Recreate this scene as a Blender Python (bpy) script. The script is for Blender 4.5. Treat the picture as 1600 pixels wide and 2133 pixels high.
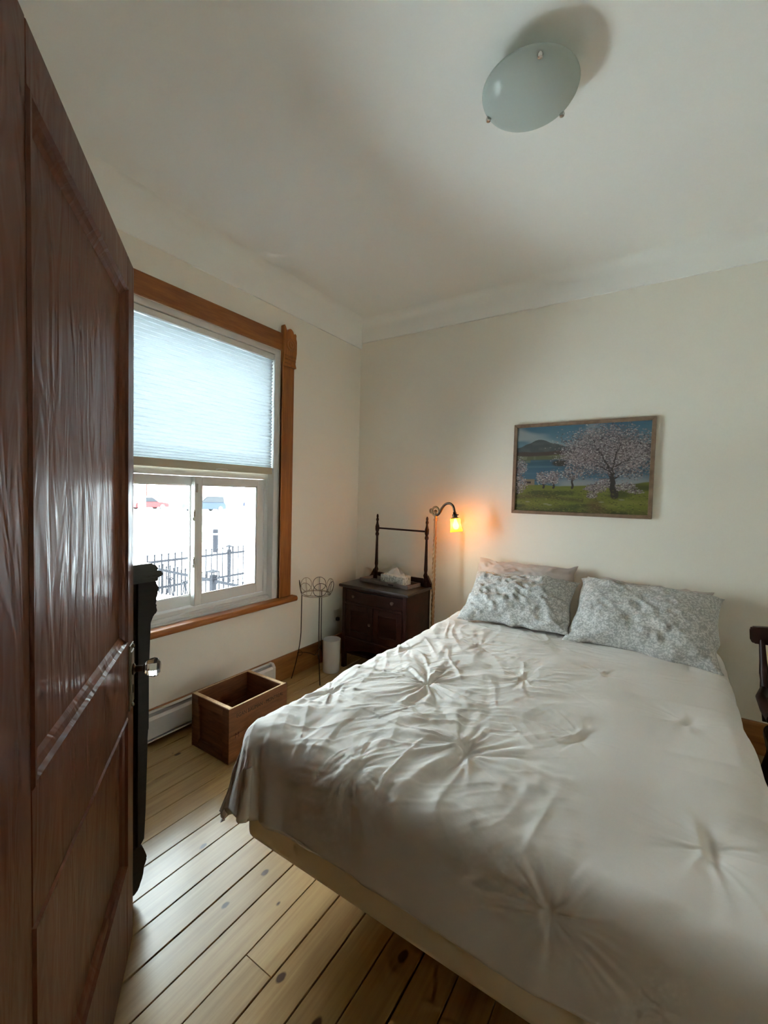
import bpy, bmesh, math, random
import numpy as np
from mathutils import Vector, Matrix

for o in list(bpy.data.objects):
    bpy.data.objects.remove(o)
sc = bpy.context.scene
C = sc.collection
PI = math.pi

# ------------------------------------------------------------------ camera
H = 1.45                       # lens height above the floor
FPX = 903.26                   # focal length for a 1600 px wide frame
YAW, PITCH, ROLL = -0.576789, -0.0416377, 0.0257102
F_ = Vector((math.sin(YAW) * math.cos(PITCH), math.cos(YAW) * math.cos(PITCH), math.sin(PITCH)))
R0 = Vector((math.cos(YAW), -math.sin(YAW), 0))
U0 = R0.cross(F_)
R_ = R0 * math.cos(ROLL) + U0 * math.sin(ROLL)
U_ = U0 * math.cos(ROLL) - R0 * math.sin(ROLL)
cam_data = bpy.data.cameras.new('camera')
cam = bpy.data.objects.new('camera', cam_data)
C.objects.link(cam)
cam.matrix_world = Matrix(((R_.x, U_.x, -F_.x, 0), (R_.y, U_.y, -F_.y, 0), (R_.z, U_.z, -F_.z, H), (0, 0, 0, 1)))
cam_data.sensor_fit = 'HORIZONTAL'
cam_data.sensor_width = 36
cam_data.lens = 36 * FPX / 1600
cam_data.clip_start = 0.01
cam_data.clip_end = 400
sc.camera = cam

# ------------------------------------------------------------------ sky and exposure
world = bpy.data.worlds.new('overcast_sky')
sc.world = world
world.use_nodes = True
bg = world.node_tree.nodes['Background']
bg.inputs[0].default_value = (0.91, 1.0, 1.05, 1)
bg.inputs[1].default_value = 19.0
sc.view_settings.view_transform = 'Standard'
sc.view_settings.look = 'None'
sc.view_settings.gamma = 1
sc.view_settings.use_curve_mapping = False
sc.view_settings.exposure = 0.88
sc.cycles.use_denoising = True
sc.cycles.use_adaptive_sampling = True
sc.cycles.adaptive_threshold = 0.08
sc.cycles.max_bounces = 10
sc.cycles.diffuse_bounces = 8
sc.cycles.transparent_max_bounces = 16
sc.cycles.sample_clamp_indirect = 0
sc.cycles.caustics_reflective = False
sc.cycles.caustics_refractive = False

# ------------------------------------------------------------------ helpers
LOC = {}                       # world origin of every unrotated object


def mark(o, label=None, cat=None, group=None, kind=None):
    if label: o['label'] = label
    if cat: o['category'] = cat
    if group: o['group'] = group
    if kind: o['kind'] = kind
    return o


def thing(name, loc, label=None, cat=None, rotz=0, group=None, kind=None):
    o = bpy.data.objects.new(name, None)
    C.objects.link(o)
    o.empty_display_size = 0.05
    o.location = loc
    o.rotation_euler = (0, 0, rotz)
    LOC[o.name] = Vector(loc)
    return mark(o, label, cat, group, kind)


def finish(name, me, mat, parent, smooth, auto):
    if mat is not None:
        for m in (mat if isinstance(mat, (list, tuple)) else [mat]):
            me.materials.append(m)
    if smooth:
        me.shade_smooth()
    o = bpy.data.objects.new(name, me)
    C.objects.link(o)
    if parent is not None:
        o.parent = parent
    return o


def obj(name, bm, mat, parent=None, smooth=False, local=False, base=None, sharp=35):
    """link bm as one mesh object. World coordinates unless local."""
    off = Vector((0, 0, 0))
    if parent is not None and not local:
        off = LOC[parent.name]
    if parent is None and base == 'auto':
        xs = [v.co for v in bm.verts]
        off = Vector(((min(v.x for v in xs) + max(v.x for v in xs)) / 2, (min(v.y for v in xs) + max(v.y for v in xs)) / 2, min(v.z for v in xs)))
    if off.length > 0:
        bmesh.ops.translate(bm, verts=bm.verts, vec=-off)
    bmesh.ops.recalc_face_normals(bm, faces=bm.faces)
    if smooth:
        for f in bm.faces: f.smooth = True
        lim = math.radians(sharp)
        for e in bm.edges:
            if len(e.link_faces) == 2 and e.calc_face_angle(0) > lim:
                e.smooth = False
    me = bpy.data.meshes.new(name)
    bm.to_mesh(me)
    bm.free()
    o = finish(name, me, mat, parent, False, False)
    if parent is None:
        o.location = off
        LOC[o.name] = off.copy()
    else:
        LOC[o.name] = off.copy()
    return o


def BM(): return bmesh.new()


def box(bm, x0, x1, y0, y1, z0, z1, bev=0.0, seg=1, M=None):
    m = bmesh.ops.create_cube(bm, size=1)
    vs = m['verts']
    for v in vs:
        v.co = Vector((x0 + (v.co.x + .5) * (x1 - x0), y0 + (v.co.y + .5) * (y1 - y0), z0 + (v.co.z + .5) * (z1 - z0)))
    if bev > 0:
        es = list({e for v in vs for e in v.link_edges})
        r = bmesh.ops.bevel(bm, geom=es, offset=bev, segments=seg, profile=0.5, affect='EDGES')
        vs = list({v for f in r['faces'] for v in f.verts} | {v for v in vs if v.is_valid})
    if M is not None:
        bmesh.ops.transform(bm, matrix=M, verts=vs)
    return bm


def frames(pts):
    n = len(pts)
    T = []
    for i in range(n):
        a = pts[max(0, i - 1)]; b = pts[min(n - 1, i + 1)]
        T.append((b - a).normalized())
    up = Vector((0, 0, 1)) if abs(T[0].z) < .9 else Vector((1, 0, 0))
    N = (up - T[0] * up.dot(T[0])).normalized()
    out = []
    for i in range(n):
        N = (N - T[i] * N.dot(T[i])).normalized()
        out.append((T[i], N, T[i].cross(N)))
    return out


def tube(bm, pts, r, seg=8, closed=False, caps=True, M=None):
    pts = [Vector(p) for p in pts]
    if closed:
        pts2 = [pts[-1]] + pts + [pts[0]]
        fr = frames(pts2)[1:-1]
    else:
        fr = frames(pts)
    rings = []
    for i, p in enumerate(pts):
        rr = r[i] if isinstance(r, (list, tuple)) else r
        t, a, b = fr[i]
        ring = []
        for k in range(seg):
            th = 2 * PI * k / seg
            q = p + (a * math.cos(th) + b * math.sin(th)) * rr
            if M is not None: q = M @ q
            ring.append(bm.verts.new(q))
        rings.append(ring)
    n = len(rings)
    for i in range(n if closed else n - 1):
        A = rings[i]; B = rings[(i + 1) % n]
        for k in range(seg):
            bm.faces.new((A[k], A[(k + 1) % seg], B[(k + 1) % seg], B[k]))
    if caps and not closed:
        bm.faces.new(rings[0][::-1]); bm.faces.new(rings[-1])
    return bm


def lathe(bm, prof, seg=24, M=None, caps=True):
    """prof: list of (radius, z)."""
    rings = []
    for r, z in prof:
        ring = []
        for k in range(seg):
            th = 2 * PI * k / seg
            q = Vector((r * math.cos(th), r * math.sin(th), z))
            if M is not None: q = M @ q
            ring.append(bm.verts.new(q))
        rings.append(ring)
    for i in range(len(rings) - 1):
        A, B = rings[i], rings[i + 1]
        for k in range(seg):
            bm.faces.new((A[k], A[(k + 1) % seg], B[(k + 1) % seg], B[k]))
    if caps:
        if prof[0][0] > 1e-6: bm.faces.new(rings[0][::-1])
        if prof[-1][0] > 1e-6: bm.faces.new(rings[-1])
    bmesh.ops.remove_doubles(bm, verts=[v for r in (rings[0], rings[-1]) for v in r], dist=1e-6)
    return bm


def prism(bm, poly, axis, a, b, M=None):
    """extrude a 2D polygon. axis 'x': poly is (y,z); 'y': (x,z); 'z': (x,y)."""
    def mk(p, t):
        q = {'x': (t, p[0], p[1]), 'y': (p[0], t, p[1]), 'z': (p[0], p[1], t)}[axis]
        q = Vector(q)
        return M @ q if M is not None else q
    A = [bm.verts.new(mk(p, a)) for p in poly]
    B = [bm.verts.new(mk(p, b)) for p in poly]
    n = len(poly)
    for i in range(n):
        bm.faces.new((A[i], A[(i + 1) % n], B[(i + 1) % n], B[i]))
    bm.faces.new(A[::-1]); bm.faces.new(B)
    return bm


def ball(bm, c, r, seg=12, sc3=(1, 1, 1)):
    M = Matrix.Translation(c) @ Matrix.Diagonal((r * sc3[0], r * sc3[1], r * sc3[2], 1))
    bmesh.ops.create_uvsphere(bm, u_segments=seg, v_segments=max(6, seg // 2), radius=1, matrix=M)
    return bm


def T3(x, y, z): return Matrix.Translation((x, y, z))


def text_mesh(s, size, depth=0.0004):
    cu = bpy.data.curves.new('lettering', 'FONT')
    cu.body = s; cu.size = size; cu.extrude = depth; cu.align_x = 'LEFT'
    t = bpy.data.objects.new('lettering_curve', cu)
    C.objects.link(t)
    bpy.context.view_layer.update()
    me = bpy.data.meshes.new_from_object(t.evaluated_get(bpy.context.evaluated_depsgraph_get()))
    bpy.data.objects.remove(t)
    bm = BM(); bm.from_mesh(me)
    return bm


def vnoise(x, y, seed=0):
    """smooth value noise, numpy arrays in, about -1..1 out"""
    rs = np.random.RandomState(seed)
    tab = rs.uniform(-1, 1, (64, 64))
    xi = np.floor(x).astype(int); yi = np.floor(y).astype(int)
    fx = x - xi; fy = y - yi
    fx = fx * fx * (3 - 2 * fx); fy = fy * fy * (3 - 2 * fy)
    a = tab[xi % 64, yi % 64]; b = tab[(xi + 1) % 64, yi % 64]
    c = tab[xi % 64, (yi + 1) % 64]; d = tab[(xi + 1) % 64, (yi + 1) % 64]
    return (a * (1 - fx) + b * fx) * (1 - fy) + (c * (1 - fx) + d * fx) * fy


def sstep(a, b, x):
    t = np.clip((x - a) / (b - a), 0, 1)
    return t * t * (3 - 2 * t)


# ------------------------------------------------------------------ materials
def new_mat(name):
    m = bpy.data.materials.new(name)
    m.use_nodes = True
    nt = m.node_tree
    p = nt.nodes['Principled BSDF']
    return m, nt, p


def lk(nt, a, b): nt.links.new(a, b)


def setp(p, **kw):
    names = {'rough': 'Roughness', 'metal': 'Metallic', 'spec': 'Specular IOR Level', 'coat': 'Coat Weight', 'coatr': 'Coat Roughness', 'trans': 'Transmission Weight', 'ior': 'IOR', 'sheen': 'Sheen Weight'}
    for k, v in kw.items(): p.inputs[names[k]].default_value = v


def plain(name, col, rough=.6, bump=0, bscale=200, var=0.0, vscale=6, **kw):
    m, nt, p = new_mat(name)
    p.inputs['Base Color'].default_value = (*col, 1)
    setp(p, rough=rough, **kw)
    tc = nt.nodes.new('ShaderNodeTexCoord')
    if var > 0:
        n = nt.nodes.new('ShaderNodeTexNoise'); n.inputs['Scale'].default_value = vscale; n.inputs['Detail'].default_value = 4
        lk(nt, tc.outputs['Object'], n.inputs['Vector'])
        mr = nt.nodes.new('ShaderNodeMapRange')
        mr.inputs[3].default_value = 1 - var; mr.inputs[4].default_value = 1 + var
        lk(nt, n.outputs[0], mr.inputs[0])
        mx = nt.nodes.new('ShaderNodeVectorMath'); mx.operation = 'SCALE'
        mx.inputs[0].default_value = col
        lk(nt, mr.outputs[0], mx.inputs['Scale'])
        lk(nt, mx.outputs[0], p.inputs['Base Color'])
    if bump > 0:
        n2 = nt.nodes.new('ShaderNodeTexNoise'); n2.inputs['Scale'].default_value = bscale; n2.inputs['Detail'].default_value = 3
        lk(nt, tc.outputs['Object'], n2.inputs['Vector'])
        b = nt.nodes.new('ShaderNodeBump'); b.inputs['Strength'].default_value = bump; b.inputs['Distance'].default_value = .004
        lk(nt, n2.outputs[0], b.inputs['Height']); lk(nt, b.outputs[0], p.inputs['Normal'])
    return m


def wood(name, dark, light, grain=(18, 1.2, 18), rough=.4, rand=True, knots=0.0, coat=0.0, bump=.05, coatr=.1, knotcol=(.05, .02, .008)):
    """grain: noise frequency per axis (low along the grain)"""
    m, nt, p = new_mat(name)
    tc = nt.nodes.new('ShaderNodeTexCoord')
    vec = tc.outputs['Object']
    oi = nt.nodes.new('ShaderNodeObjectInfo')
    if rand:
        mu = nt.nodes.new('ShaderNodeMath'); mu.operation = 'MULTIPLY'; mu.inputs[1].default_value = 37
        lk(nt, oi.outputs['Random'], mu.inputs[0])
        ad = nt.nodes.new('ShaderNodeVectorMath'); ad.operation = 'ADD'
        lk(nt, vec, ad.inputs[0]); lk(nt, mu.outputs[0], ad.inputs[1])
        vec = ad.outputs[0]
    mp = nt.nodes.new('ShaderNodeVectorMath'); mp.operation = 'MULTIPLY'
    mp.inputs[1].default_value = grain
    lk(nt, vec, mp.inputs[0])
    n = nt.nodes.new('ShaderNodeTexNoise'); n.inputs['Scale'].default_value = 1; n.inputs['Detail'].default_value = 6; n.inputs['Distortion'].default_value = .8
    lk(nt, mp.outputs[0], n.inputs['Vector'])
    w = nt.nodes.new('ShaderNodeTexNoise'); w.inputs['Scale'].default_value = 4.5; w.inputs['Detail'].default_value = 3
    lk(nt, mp.outputs[0], w.inputs['Vector'])
    ma = nt.nodes.new('ShaderNodeMath'); ma.operation = 'MULTIPLY_ADD'; ma.inputs[1].default_value = .55
    lk(nt, w.outputs[0], ma.inputs[0])
    mb = nt.nodes.new('ShaderNodeMath'); mb.operation = 'MULTIPLY'; mb.inputs[1].default_value = .7
    lk(nt, n.outputs[0], mb.inputs[0]); lk(nt, mb.outputs[0], ma.inputs[2])
    cr = nt.nodes.new('ShaderNodeValToRGB')
    cr.color_ramp.elements[0].position = .38; cr.color_ramp.elements[0].color = (*dark, 1)
    cr.color_ramp.elements[1].position = .82; cr.color_ramp.elements[1].color = (*light, 1)
    lk(nt, ma.outputs[0], cr.inputs[0])
    col = cr.outputs[0]
    if rand:                                     # every board a little different
        mr = nt.nodes.new('ShaderNodeMapRange'); mr.inputs[3].default_value = .82; mr.inputs[4].default_value = 1.1
        lk(nt, oi.outputs['Random'], mr.inputs[0])
        s = nt.nodes.new('ShaderNodeVectorMath'); s.operation = 'SCALE'
        lk(nt, col, s.inputs[0]); lk(nt, mr.outputs[0], s.inputs['Scale'])
        col = s.outputs[0]
    if knots > 0:
        kp = nt.nodes.new('ShaderNodeVectorMath'); kp.operation = 'MULTIPLY'; kp.inputs[1].default_value = (5.5, 3.2, 0)
        lk(nt, vec, kp.inputs[0])
        wn = nt.nodes.new('ShaderNodeTexNoise'); wn.inputs['Scale'].default_value = 30
        lk(nt, vec, wn.inputs['Vector'])
        wa = nt.nodes.new('ShaderNodeVectorMath'); wa.operation = 'MULTIPLY_ADD'; wa.inputs[1].default_value = (.05, .05, 0)
        lk(nt, wn.outputs[1], wa.inputs[0]); lk(nt, kp.outputs[0], wa.inputs[2])
        v = nt.nodes.new('ShaderNodeTexVoronoi'); v.voronoi_dimensions = '2D'; v.inputs['Scale'].default_value = 1
        lk(nt, wa.outputs[0], v.inputs['Vector'])
        sep = nt.nodes.new('ShaderNodeSeparateColor'); lk(nt, v.outputs['Color'], sep.inputs[0])
        th = nt.nodes.new('ShaderNodeMapRange'); th.inputs[1].default_value = 1 - knots; th.inputs[2].default_value = 1.0
        th.inputs[3].default_value = 0; th.inputs[4].default_value = .085
        lk(nt, sep.outputs[0], th.inputs[0])
        dv = nt.nodes.new('ShaderNodeMath'); dv.operation = 'SUBTRACT'
        lk(nt, th.outputs[0], dv.inputs[0]); lk(nt, v.outputs['Distance'], dv.inputs[1])
        ml = nt.nodes.new('ShaderNodeMath'); ml.operation = 'MULTIPLY'; ml.inputs[1].default_value = 40; ml.use_clamp = True
        lk(nt, dv.outputs[0], ml.inputs[0])
        # darker halo of grain round the knot
        mx = nt.nodes.new('ShaderNodeMix'); mx.data_type = 'RGBA'
        lk(nt, ml.outputs[0], mx.inputs[0]); lk(nt, col, mx.inputs[6]); mx.inputs[7].default_value = (*knotcol, 1)
        col = mx.outputs[2]
    lk(nt, col, p.inputs['Base Color'])
    setp(p, rough=rough, coat=coat, coatr=coatr)
    if bump > 0:
        b = nt.nodes.new('ShaderNodeBump'); b.inputs['Strength'].default_value = bump; b.inputs['Distance'].default_value = .01
        lk(nt, ma.outputs[0], b.inputs['Height']); lk(nt, b.outputs[0], p.inputs['Normal'])
        if coat > 0: lk(nt, b.outputs[0], p.inputs['Coat Normal'])
    return m


M = {}
M['wall'] = plain('cream_wall_paint', (.88, .84, .74), .75, bump=.06, bscale=90, spec=.25)
M['ceil'] = plain('ceiling_paint', (.92, .92, .875), .8, bump=.05, bscale=90, spec=.2)
M['floor_gap'] = plain('dark_joint', (.045, .028, .018), .95)
M['plank'] = wood('pine_plank', (.36, .215, .085), (.52, .35, .155), grain=(22, 1.1, 10), rough=.30, knots=.68, coat=.25, bump=.02, coatr=.22, knotcol=(.07, .03, .012))
M['casing'] = wood('oiled_pine_casing', (.24, .064, .009), (.44, .145, .022), grain=(20, 20, 2.0), rough=.42, coat=.15, bump=.03)
M['casing_h'] = wood('oiled_pine_rail', (.24, .064, .009), (.44, .145, .022), grain=(20, 2.0, 20), rough=.42, coat=.15, bump=.03)
M['base'] = wood('oiled_pine_baseboard', (.22, .085, .022), (.42, .185, .055), grain=(12, 1.5, 14), rough=.4, coat=.15, bump=.03)
M['base_x'] = wood('oiled_pine_baseboard_cross', (.22, .085, .022), (.42, .185, .055), grain=(1.5, 12, 14), rough=.4, coat=.15, bump=.03)
M['vinyl'] = plain('white_vinyl', (.74, .73, .70), .35)
M['heater'] = plain('white_enamel', (.72, .70, .68), .35)
M['heater_dark'] = plain('dark_slot', (.02, .02, .02), .8)
M['chest'] = wood('ebonised_oak', (.008, .006, .005), (.020, .015, .012), grain=(20, 2, 20), rough=.55, coat=.0)
M['chest'].node_tree.nodes['Principled BSDF'].inputs['Specular IOR Level'].default_value = .3
M['chest_top'] = wood('polished_ebonised_oak', (.008, .006, .005), (.020, .015, .012), grain=(20, 2, 20), rough=.25, coat=.3)
M['washstand'] = wood('dark_mahogany', (.014, .0045, .0035), (.042, .012, .008), grain=(2, 14, 14), rough=.4, coat=.05, bump=.02)
M['washstand'].node_tree.nodes['Principled BSDF'].inputs['Specular IOR Level'].default_value = .25
M['washtop'] = wood('dark_mahogany_top', (.014, .008, .007), (.035, .020, .016), grain=(2, 18, 18), rough=.3, coat=.3, bump=.015)
M['chair'] = wood('dark_stained_chair_wood', (.012, .005, .004), (.036, .013, .009), grain=(14, 14, 2), rough=.45, coat=.0)
M['chair'].node_tree.nodes['Principled BSDF'].inputs['Specular IOR Level'].default_value = .2
M['crate'] = wood('old_crate_pine', (.11, .038, .013), (.24, .092, .034), grain=(3, 3, 22), rough=.6, bump=.08)
M['crate_end'] = wood('old_crate_end_grain', (.50, .31, .15), (.80, .58, .34), grain=(30, 30, 4), rough=.6)
M['ink'] = plain('stencil_ink', (.018, .011, .009), .8)
M['ink_red'] = plain('red_stencil_ink', (.075, .016, .012), .8)
M['knob'] = plain('turned_wood_knob', (.11, .075, .06), .3, coat=.3)
M['tray'] = wood('grey_brown_tray', (.13, .095, .085), (.27, .215, .19), grain=(3, 20, 20), rough=.5)
M['metal'] = plain('brushed_nickel', (.62, .60, .56), .25, metal=1)
M['pewter'] = plain('aged_brass_plate', (.20, .17, .12), .38, metal=1, bump=.25, bscale=120)
M['brass'] = plain('aged_brass', (.34, .25, .14), .33, metal=1, bump=.1, bscale=150)
M['gilt'] = plain('gilded_pole', (.42, .24, .115), .42, metal=.75)
M['bronze'] = plain('dark_bronze', (.06, .042, .03), .35, metal=1)
M['wire'] = plain('wire_black', (.035, .024, .018), .4, metal=.7)
M['wire_gold'] = plain('wire_brass', (.45, .36, .26), .35, metal=.9)
M['bin'] = plain('white_bin', (.66, .64, .61), .5)
M['snow'] = plain('snow', (.86, .88, .90), .9, bump=.3, bscale=3)
M['iron'] = plain('fence_iron', (.010, .010, .012), .75, spec=.05)
M['legs'] = plain('black_bed_leg', (.02, .018, .016), .5)
M['chrome'] = plain('chrome_strip', (.7, .7, .68), .18, metal=1)


def door_wood():
    m, nt, p = new_mat('varnished_door_wood')
    tc = nt.nodes.new('ShaderNodeTexCoord')
    mp = nt.nodes.new('ShaderNodeVectorMath'); mp.operation = 'MULTIPLY'; mp.inputs[1].default_value = (7, 7, .8)
    lk(nt, tc.outputs['Object'], mp.inputs[0])
    n = nt.nodes.new('ShaderNodeTexNoise'); n.inputs['Scale'].default_value = 1; n.inputs['Detail'].default_value = 6; n.inputs['Distortion'].default_value = .6
    lk(nt, mp.outputs[0], n.inputs['Vector'])
    cr = nt.nodes.new('ShaderNodeValToRGB')
    cr.color_ramp.elements[0].position = .3; cr.color_ramp.elements[0].color = (.088, .022, .009, 1)
    cr.color_ramp.elements[1].position = .75; cr.color_ramp.elements[1].color = (.145, .042, .017, 1)
    lk(nt, n.outputs[0], cr.inputs[0]); lk(nt, cr.outputs[0], p.inputs['Base Color'])
    # runs and sags of old varnish: a relief stretched down the door
    mp2 = nt.nodes.new('ShaderNodeVectorMath'); mp2.operation = 'MULTIPLY'; mp2.inputs[1].default_value = (20, 20, 4.0)
    lk(nt, tc.outputs['Object'], mp2.inputs[0])
    n2 = nt.nodes.new('ShaderNodeTexNoise'); n2.inputs['Scale'].default_value = 1; n2.inputs['Detail'].default_value = 2; n2.inputs['Distortion'].default_value = 1.2
    lk(nt, mp2.outputs[0], n2.inputs['Vector'])
    b = nt.nodes.new('ShaderNodeBump'); b.inputs['Strength'].default_value = .35; b.inputs['Distance'].default_value = .012
    lk(nt, n2.outputs[0], b.inputs['Height']); lk(nt, b.outputs[0], p.inputs['Normal']); lk(nt, b.outputs[0], p.inputs['Coat Normal'])
    setp(p, rough=.45, coat=.16, coatr=.17, spec=.22)
    return m


M['door'] = door_wood()


def glass_thin():
    m = bpy.data.materials.new('window_glass'); m.use_nodes = True
    nt = m.node_tree; nt.nodes.clear()
    o = nt.nodes.new('ShaderNodeOutputMaterial')
    t = nt.nodes.new('ShaderNodeBsdfTransparent'); t.inputs[0].default_value = (.93, .97, .97, 1)
    g = nt.nodes.new('ShaderNodeBsdfGlossy'); g.inputs['Roughness'].default_value = .02
    fr = nt.nodes.new('ShaderNodeFresnel'); fr.inputs[0].default_value = 1.3
    mx = nt.nodes.new('ShaderNodeMixShader')
    lk(nt, fr.outputs[0], mx.inputs[0]); lk(nt, t.outputs[0], mx.inputs[1]); lk(nt, g.outputs[0], mx.inputs[2])
    lk(nt, mx.outputs[0], o.inputs[0])
    return m


M['pane'] = glass_thin()


def translucent(name, dcol, tcol, fac, rough=.8, transp=0.0, gloss=0.0, weave=0):
    m = bpy.data.materials.new(name); m.use_nodes = True
    nt = m.node_tree; nt.nodes.clear()
    o = nt.nodes.new('ShaderNodeOutputMaterial')
    d = nt.nodes.new('ShaderNodeBsdfDiffuse'); d.inputs[0].default_value = (*dcol, 1)
    t = nt.nodes.new('ShaderNodeBsdfTranslucent'); t.inputs[0].default_value = (*tcol, 1)
    if weave:
        tc = nt.nodes.new('ShaderNodeTexCoord')
        mp = nt.nodes.new('ShaderNodeVectorMath'); mp.operation = 'MULTIPLY'; mp.inputs[1].default_value = (1, 9, 45)
        lk(nt, tc.outputs['Object'], mp.inputs[0])
        n = nt.nodes.new('ShaderNodeTexNoise'); n.inputs['Scale'].default_value = 1; n.inputs['Detail'].default_value = 3
        lk(nt, mp.outputs[0], n.inputs['Vector'])
        mr = nt.nodes.new('ShaderNodeMapRange'); mr.inputs[3].default_value = 1 - weave; mr.inputs[4].default_value = 1 + weave
        lk(nt, n.outputs[0], mr.inputs[0])
        s = nt.nodes.new('ShaderNodeVectorMath'); s.operation = 'SCALE'; s.inputs[0].default_value = tcol
        lk(nt, mr.outputs[0], s.inputs['Scale']); lk(nt, s.outputs[0], t.inputs[0])
    mx = nt.nodes.new('ShaderNodeMixShader'); mx.inputs[0].default_value = fac
    lk(nt, d.outputs[0], mx.inputs[1]); lk(nt, t.outputs[0], mx.inputs[2])
    out = mx.outputs[0]
    if transp > 0:
        tr = nt.nodes.new('ShaderNodeBsdfTransparent'); tr.inputs[0].default_value = (*tcol, 1)
        m2 = nt.nodes.new('ShaderNodeMixShader'); m2.inputs[0].default_value = transp
        lk(nt, out, m2.inputs[1]); lk(nt, tr.outputs[0], m2.inputs[2]); out = m2.outputs[0]
    if gloss > 0:
        g = nt.nodes.new('ShaderNodeBsdfGlossy'); g.inputs['Roughness'].default_value = .12
        m3 = nt.nodes.new('ShaderNodeMixShader'); m3.inputs[0].default_value = gloss
        lk(nt, out, m3.inputs[1]); lk(nt, g.outputs[0], m3.inputs[2]); out = m3.outputs[0]
    lk(nt, out, o.inputs[0])
    return m


M['blind'] = translucent('blind_cloth', (.74, .78, .79), (.137, .152, .159), .62, weave=.06)
M['opal'] = translucent('frosted_glass', (.62, .68, .64), (.6, .66, .62), .3, gloss=.012)
M['tissue'] = translucent('tissue_paper', (.85, .85, .85), (.6, .6, .6), .3)
M['amber'] = translucent('amber_glass', (.8, .36, .06), (.95, .42, .05), .75, transp=.35, gloss=.04)


def emit(name, col, s):
    m = bpy.data.materials.new(name); m.use_nodes = True
    nt = m.node_tree; nt.nodes.clear()
    o = nt.nodes.new('ShaderNodeOutputMaterial'); e = nt.nodes.new('ShaderNodeEmission')
    e.inputs[0].default_value = (*col, 1); e.inputs[1].default_value = s
    lk(nt, e.outputs[0], o.inputs[0])
    return m


M['bulb'] = emit('glowing_bulb', (1, .62, .24), 70)


def crystal():
    m, nt, p = new_mat('cut_glass')
    p.inputs['Base Color'].default_value = (.95, .97, .95, 1)
    setp(p, rough=.03, trans=1.0, ior=1.5)
    return m


M['crystal'] = crystal()


def cloth(name, col, sheen=.15, bump=.25):
    m, nt, p = new_mat(name)
    p.inputs['Base Color'].default_value = (*col, 1)
    setp(p, rough=.85, sheen=sheen, spec=.2)
    tc = nt.nodes.new('ShaderNodeTexCoord')
    n = nt.nodes.new('ShaderNodeTexNoise'); n.inputs['Scale'].default_value = 40; n.inputs['Detail'].default_value = 5
    lk(nt, tc.outputs['Object'], n.inputs['Vector'])
    b = nt.nodes.new('ShaderNodeBump'); b.inputs['Strength'].default_value = bump; b.inputs['Distance'].default_value = .003
    lk(nt, n.outputs[0], b.inputs['Height']); lk(nt, b.outputs[0], p.inputs['Normal'])
    return m


M['duvet'] = cloth('taupe_cotton', (.72, .67, .625))
M['boxspring'] = cloth('cream_ticking', (.88, .76, .59))
M['mattress'] = cloth('white_ticking', (.7, .68, .62))
M['pinkcase'] = cloth('dusty_pink_cotton', (.52, .455, .425))


def floral():
    m, nt, p = new_mat('grey_floral_cotton')
    tc = nt.nodes.new('ShaderNodeTexCoord')
    n = nt.nodes.new('ShaderNodeTexNoise'); n.inputs['Scale'].default_value = 62; n.inputs['Detail'].default_value = 3; n.inputs['Distortion'].default_value = 1.6
    lk(nt, tc.outputs['Object'], n.inputs['Vector'])
    v = nt.nodes.new('ShaderNodeTexVoronoi'); v.inputs['Scale'].default_value = 85
    lk(nt, tc.outputs['Object'], v.inputs['Vector'])
    a = nt.nodes.new('ShaderNodeMath'); a.operation = 'MULTIPLY_ADD'; a.inputs[1].default_value = -.28
    lk(nt, v.outputs['Distance'], a.inputs[0]); lk(nt, n.outputs[0], a.inputs[2])
    cr = nt.nodes.new('ShaderNodeValToRGB')
    cr.color_ramp.elements[0].position = .28; cr.color_ramp.elements[0].color = (.36, .355, .34, 1)
    cr.color_ramp.elements[1].position = .46; cr.color_ramp.elements[1].color = (.60, .59, .565, 1)
    lk(nt, a.outputs[0], cr.inputs[0]); lk(nt, cr.outputs[0], p.inputs['Base Color'])
    setp(p, rough=.85, sheen=.15, spec=.2)
    return m


M['floral'] = floral()


def marble_box():
    m, nt, p = new_mat('tissue_box_print')
    tc = nt.nodes.new('ShaderNodeTexCoord')
    n = nt.nodes.new('ShaderNodeTexNoise'); n.inputs['Scale'].default_value = 9; n.inputs['Detail'].default_value = 5; n.inputs['Distortion'].default_value = 2.5
    lk(nt, tc.outputs['Object'], n.inputs['Vector'])
    s = nt.nodes.new('ShaderNodeMath'); s.operation = 'SUBTRACT'; s.inputs[1].default_value = .5
    ab = nt.nodes.new('ShaderNodeMath'); ab.operation = 'ABSOLUTE'
    lk(nt, n.outputs[0], s.inputs[0]); lk(nt, s.outputs[0], ab.inputs[0])
    cr = nt.nodes.new('ShaderNodeValToRGB')
    cr.color_ramp.elements[0].position = 0.0; cr.color_ramp.elements[0].color = (.22, .25, .25, 1)
    cr.color_ramp.elements[1].position = .035; cr.color_ramp.elements[1].color = (.72, .75, .73, 1)
    lk(nt, ab.outputs[0], cr.inputs[0]); lk(nt, cr.outputs[0], p.inputs['Base Color'])
    setp(p, rough=.45)
    return m


M['tissuebox'] = marble_box()

# ================================================================== the room
XL, XR, YF, YB, ZC = -2.425, 1.40, 0.17, 3.27, 3.01
WY0, WY1, WZ0, WZ1 = 1.075, 2.281, 0.62, 2.484        # rough window opening

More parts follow.
